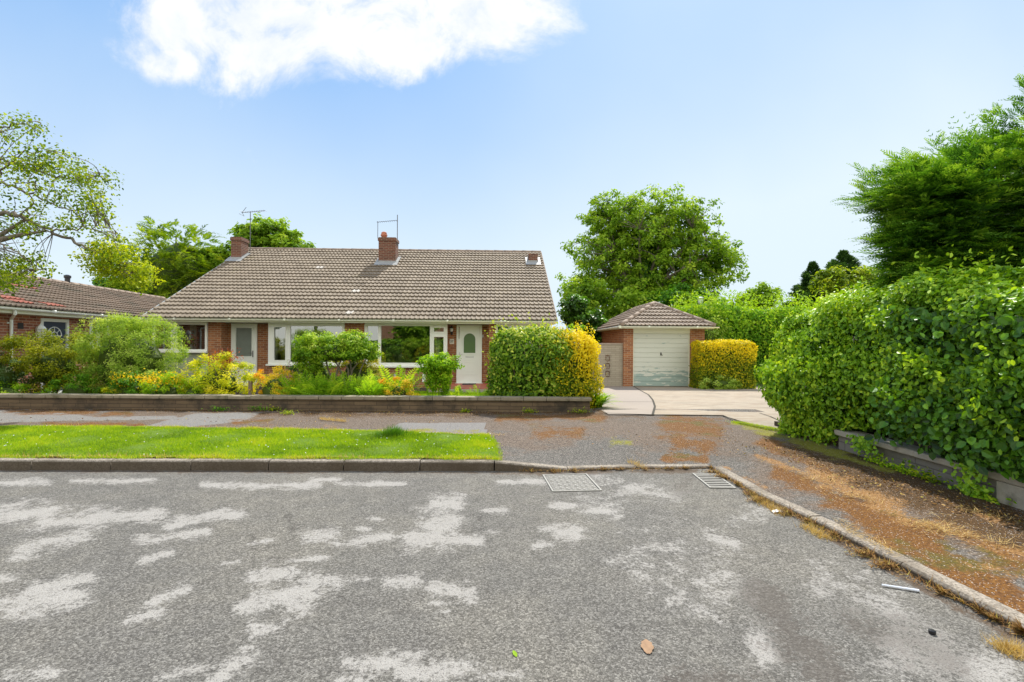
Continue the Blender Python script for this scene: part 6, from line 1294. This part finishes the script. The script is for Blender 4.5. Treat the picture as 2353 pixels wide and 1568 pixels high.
# ---------------------------------------------------------------- the big right-hand hedge, ivy over the wall and cypress above it
hb = (4.42, 6.0, 2.4, 8.0, .46, 2.26)
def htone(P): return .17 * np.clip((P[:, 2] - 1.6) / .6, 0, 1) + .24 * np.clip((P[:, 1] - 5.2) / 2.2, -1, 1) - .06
def hwarp(P):
    P = P.copy(); f_ = np.clip((P[:, 1] - 6.2) / .5, 0, 1); top = .40
    # beyond the end of the low wall the hedge comes forward and down to the ground
    k_ = np.clip((2.2 - P[:, 2]) / 1.8, 0, 1); P[:, 2] -= f_ * k_ * .36; P[:, 0] -= f_ * .26 * np.clip((5.2 - P[:, 0]) / .9, 0, 1)
    P[:, 2] = np.where(P[:, 2] > .4, .4 + (P[:, 2] - .4) * np.interp(P[:, 1], [2.5, 3.8, 5.6, 7.0, 8.0], [.80, .83, 1.02, .98, .86]), P[:, 2])
    b_ = np.clip((P[:, 2] - .4) / 1.0, 0, 1); P[:, 0] -= .16 * np.sin(b_ * math.pi * .8) * np.clip((5.4 - P[:, 0]), 0, 1); return P
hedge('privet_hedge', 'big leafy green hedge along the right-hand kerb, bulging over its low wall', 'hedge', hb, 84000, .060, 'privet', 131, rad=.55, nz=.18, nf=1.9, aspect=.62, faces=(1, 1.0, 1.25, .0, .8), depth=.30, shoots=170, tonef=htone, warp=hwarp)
rng = rg(133); mb = MB(); b_ = np.array([4.2, 4.5, .2])
n = 15000; P = np.stack([np.full(n, 4.42), rng.uniform(2.7, 5.6, n), rng.uniform(.42, 1.95, n)], 1); P = hwarp(P); P[:, 0] += -.02 + .15 * pn(P, 1.7, 131.) + .06 * rng.normal(size=n); q_ = pn(P, 1.9, 9.) + .55 * (4.5 - P[:, 1]) + .45 * rng.normal(size=n); P = P[q_ > .25]
leaves(mb, P - b_, np.tile([-1, -.35, .35], (len(P), 1)) + rng.normal(size=P.shape) * .55, (.050 + .035 * rng.random(len(P)))[:, None][:, 0], .8, rng, np.clip(.35 + .22 * rng.normal(size=len(P)) + .25 * pn(P, 4., 3.), 0, 1), .8)
tag(mb.build('ivy', M['ivy'], loc=tuple(b_)), 'large dark glossy ivy leaves climbing over the near end of the right-hand hedge', 'ivy')
for i, (px, py, dx, h_, lab) in enumerate(((2245, 1080, .10, .30, 'ivy trailing down over the coping near the right edge'), (1990, 1040, .12, .16, 'small ivy tuft on the coping near the far end of the grey wall'))):
    rng = rg(140 + i); c_ = G(px, py, .36); c_ = np.array([4.28, CAMH and (4.28 * FPX / (px - 1176)), .37]); n = 150; t_ = rng.random(n); P = np.stack([-.03 - .03 * rng.random(n), rng.normal(size=n) * dx * (1 - .3 * t_), -h_ * t_ + .02], 1); mb = MB(); leaves(mb, P, np.tile([-1, -.3, .4], (n, 1)) + rng.normal(size=(n, 3)) * .4, .042, .85, rng, .3 + .5 * rng.random(n), .6)
    tag(mb.build('ivy', M['privet'], loc=tuple(c_)), lab, 'ivy')
for i, (px, py, lab) in enumerate(((2010, 1050, 'weeds at the foot of the grey wall near its far end'), (2080, 1085, 'weeds at the foot of the grey wall in its middle'), (2130, 1100, 'pale weeds at the foot of the grey wall right of its middle'), (2250, 1130, 'bright green weed at the foot of the grey wall below the trailing ivy'))):
    rng = rg(150 + i); n = 150; y_ = 4.25 * FPX / (px - 1176); P = np.stack([-np.abs(rng.normal(size=n)) * .05, rng.normal(size=n) * .12, np.abs(rng.normal(size=n)) * .05], 1); mb = MB(); leaves(mb, P, rng.normal(size=(n, 3)) * .5 + np.array([-.3, -.2, 1]), .035, .6, rng, rng.random(n), -.2)
    tag(mb.build('weed', M['sprig' if i == 2 else 'lime'], loc=(4.30, y_, float(zpave(4.3, y_)))), lab, 'weed', 'weeds along the grey wall')
# cypress
rng = rg(161); r_ = thing('cypress', 'tall dark feathery cypress leaning out to the left above the hedge at the right edge', 'conifer', (8.2, 7.4, 0)); b_ = np.array(r_.location); mb = MB()
def ztop(x): return np.interp(x, [4.9, 5.4, 6.2, 7.0, 7.6, 8.4, 10], [3.45, 3.72, 3.95, 4.2, 4.55, 5.3, 5.2])
def boughs_of(n, X, Y, Z, D3, L, per, tone0):
    """each bough is a flattened spray of frondlets, paler towards its tip"""
    k = np.repeat(np.arange(n), per); t_ = rng.random(n * per) ** .8; S3 = unit(np.cross(D3, [0, 0, 1.])); side = rng.normal(size=n * per) * .34
    O = np.stack([X, Y, Z], 1)[k] + D3[k] * (L[k] * t_)[:, None] + S3[k] * (side * L[k] * (1.05 - t_) * .7)[:, None] + np.array([0, 0, 1.]) * ((-.10 * L[k] * t_ * t_) + .035 * rng.normal(size=n * per))[:, None]
    d_ = D3[k] + S3[k] * (side * 1.5)[:, None] + rng.normal(size=O.shape) * .13
    fronds(mb, O - b_, d_, (.26 + .14 * rng.random(n * per)) * (1 - .25 * t_), 7, .36, .045, rng, droop=.16, ang=.65, tone=np.clip(tone0[k] + .62 * (t_ - .55) + .08 * rng.normal(size=n * per), 0, 1))
n = 460; X = 5.95 + 3.9 * rng.random(n) ** .9; zt_ = ztop(X - .3) - .12; Z = 1.75 + (zt_ - 1.75) * rng.random(n) ** .9; Z = np.round(Z / .21) * .21 + .05 * rng.normal(size=n)
Y = 6.5 + .3 * np.sin(X * 1.9 + 1) * np.cos(Z * 2.1) + .5 * rng.random(n)
D3 = unit(np.stack([-.85 + .2 * rng.normal(size=n), -.62 + .25 * rng.normal(size=n), .12 + .10 * rng.normal(size=n) + .22 * np.clip((Z - zt_ + .5) / .5, 0, 1)], 1))
boughs_of(n, X, Y, Z, D3, .62 + .35 * rng.random(n), 26, np.clip(.40 + .15 * rng.normal(size=n) + .25 * np.clip((Z - zt_ + .4) / .4, 0, 1), 0, 1))
n = 150; Z = 1.75 + 1.9 * rng.random(n); Z = np.round(Z / .2) * .2 + .04 * rng.normal(size=n); X = 5.88 + .15 * np.clip((3.1 - Z) / 1.2, 0, 1) + .2 * rng.random(n); Y = 6.35 + .5 * rng.random(n)
D3 = unit(np.stack([-1 + .08 * rng.normal(size=n), -.12 + .2 * rng.normal(size=n), .16 + .10 * rng.normal(size=n)], 1)); boughs_of(n, X, Y, np.minimum(Z, ztop(X) - .1), D3, .70 + .42 * rng.random(n), 26, .42 + .12 * rng.normal(size=n))
n = 75; Z = 1.75 + .75 * rng.random(n); X = 5.75 + .5 * rng.random(n); Y = 6.15 + .4 * rng.random(n); D3 = unit(np.stack([-1 + .12 * rng.normal(size=n), -.2 + .2 * rng.normal(size=n), .10 + .08 * rng.normal(size=n)], 1)); boughs_of(n, X, Y, Z, D3, .62 + .35 * rng.random(n), 26, .42 + .12 * rng.normal(size=n))
n = 60; X = 5.8 + 3.4 * rng.random(n); Y = 6.7 + .9 * rng.random(n); Z = ztop(X) - .25; D3 = unit(np.stack([-.75 + .2 * rng.normal(size=n), -.1 + .2 * rng.normal(size=n), .38 + .15 * rng.normal(size=n)], 1)); boughs_of(n, X, Y, Z, D3, .55 + .4 * rng.random(n), 20, .5 + .12 * rng.normal(size=n))
# back of the tree, simpler
n = 1800; X = 7.3 + 2.5 * rng.random(n); Z = 1.8 + (ztop(X) - 1.9) * rng.random(n); O = np.stack([X, 8.1 + .9 * rng.random(n), Z], 1); fronds(mb, O - b_, np.stack([-.5 + .6 * rng.normal(size=n), .9 + .3 * rng.normal(size=n), .25 + .2 * rng.normal(size=n)], 1), .5 + .4 * rng.random(n), 7, .34, .03, rng, droop=.12, ang=.7)
# thin whippy leader shoots above the mass
n = 26; X = rng.uniform(6.6, 8.2, n); O = np.stack([X, 6.7 + .5 * rng.random(n), ztop(X) - .2], 1)
fronds(mb, O - b_, np.stack([-.45 + .3 * rng.normal(size=n), .1 * rng.normal(size=n), .9 + .25 * rng.normal(size=n)], 1), .55 + .55 * rng.random(n), 11, .15, .012, rng, droop=.0, ang=.7, tone=.3 + .3 * rng.random(n))
mb.build('crown', M['cypress'], r_)
mb = MB(); blob_core(mb, (.15, .35, 2.75), (2.1, .85, 1.05), 7, .06, 12); blob_core(mb, (.8, .4, 3.5), (1.6, .8, 1.0), 8, .06); mb.build('inner_branches', M['core'], r_)
mb = MB(); mb.tube([(0, 0, 0), (0, 0, 3), (0, 0, 4.9)], [.2, .14, .03], 8)
mb.build('trunk', M['darkbark'], r_, smooth=True)

# lamp / cowl seen above the tall hedge
c_ = D(1617, 690, 23.0); lp = thing('street_lamp', 'small white lantern head showing just above the tall hedge right of the garage', 'lamp', (c_[0], 23.4, -.2)); h_ = c_[2] + .2
q = MB(); q.tube([(0, 0, 0), (0, 0, h_ - .15)], .04, 8); q.build('post', M['greyc'], lp); q = MB(); q.lathe([(.07, -.16), (.11, -.1), (.14, .12)], (0, 0, h_), 10); q.build('lantern', M['lampglass'], lp, smooth=False); q = MB(); q.lathe([(.17, .121), (.16, .15), (.05, .19)], (0, 0, h_), 10); q.build('lantern_cap', M['greyc'], lp)

# ---------------------------------------------------------------- across the road, behind the camera (seen only as reflections in the glass)
hedge('garden_hedge', 'green hedge across the road, seen only as a reflection in the windows', 'hedge', (-16, 9, -13.5, -12.3, -.1, 1.7), 14000, .2, 'privet', 171, rad=.3, nz=.2, depth=.2, aspect=.6)
oh = thing('house', 'brick house across the road, seen only as a reflection in the windows', 'house', (-9, -26, 0))
MB().plate(-5, 5, 0, 5.2, [(-3.6, -1.8, .9, 2.2), (1.6, 3.4, .9, 2.2)], 0, .3).build('wall', M['brick_opp'], oh).rotation_euler = (0, 0, math.pi)
MB().box(-5, 5, -6, -.31, 0, 5.1).build('rear_wall', M['brick_opp'], oh)
q = MB(); q.add([(-5.4, .4, 5.1), (5.4, .4, 5.1), (5.4, -6.4, 5.1), (-5.4, -6.4, 5.1), (-5.4, -3, 7.6), (5.4, -3, 7.6)], [np.array([[0, 1, 5, 4], [3, 2, 5, 4]]), np.array([[0, 3, 4], [1, 2, 5]])]); q.build('roof', M['tile'], oh)
for i, (x_, y_, s_) in enumerate(((-1.5, -18, 1.0), (6, -20, 1.2), (-19, -18, 1.6), (-9, -16.5, .9))):
    tree('street_tree', ['leafy tree directly across the road, seen only as a reflection', 'taller leafy tree across the road to the right, seen only as a reflection', 'leafy tree across the road to the far left, seen only as a reflection', 'smaller leafy tree in front of the house across the road, seen only as a reflection'][i], 'tree', (x_, y_, -.1), 2.4 * s_, .2, [(x_, y_, 4.6 * s_, 2.6 * s_, 2.2, 2.6 * s_), (x_ + 1, y_, 3.6 * s_, 2.2, 2, 1.8)], 130, .7, 45, .34, 'hazel', 'bark', 180 + i, limbs=6, group='trees across the road')
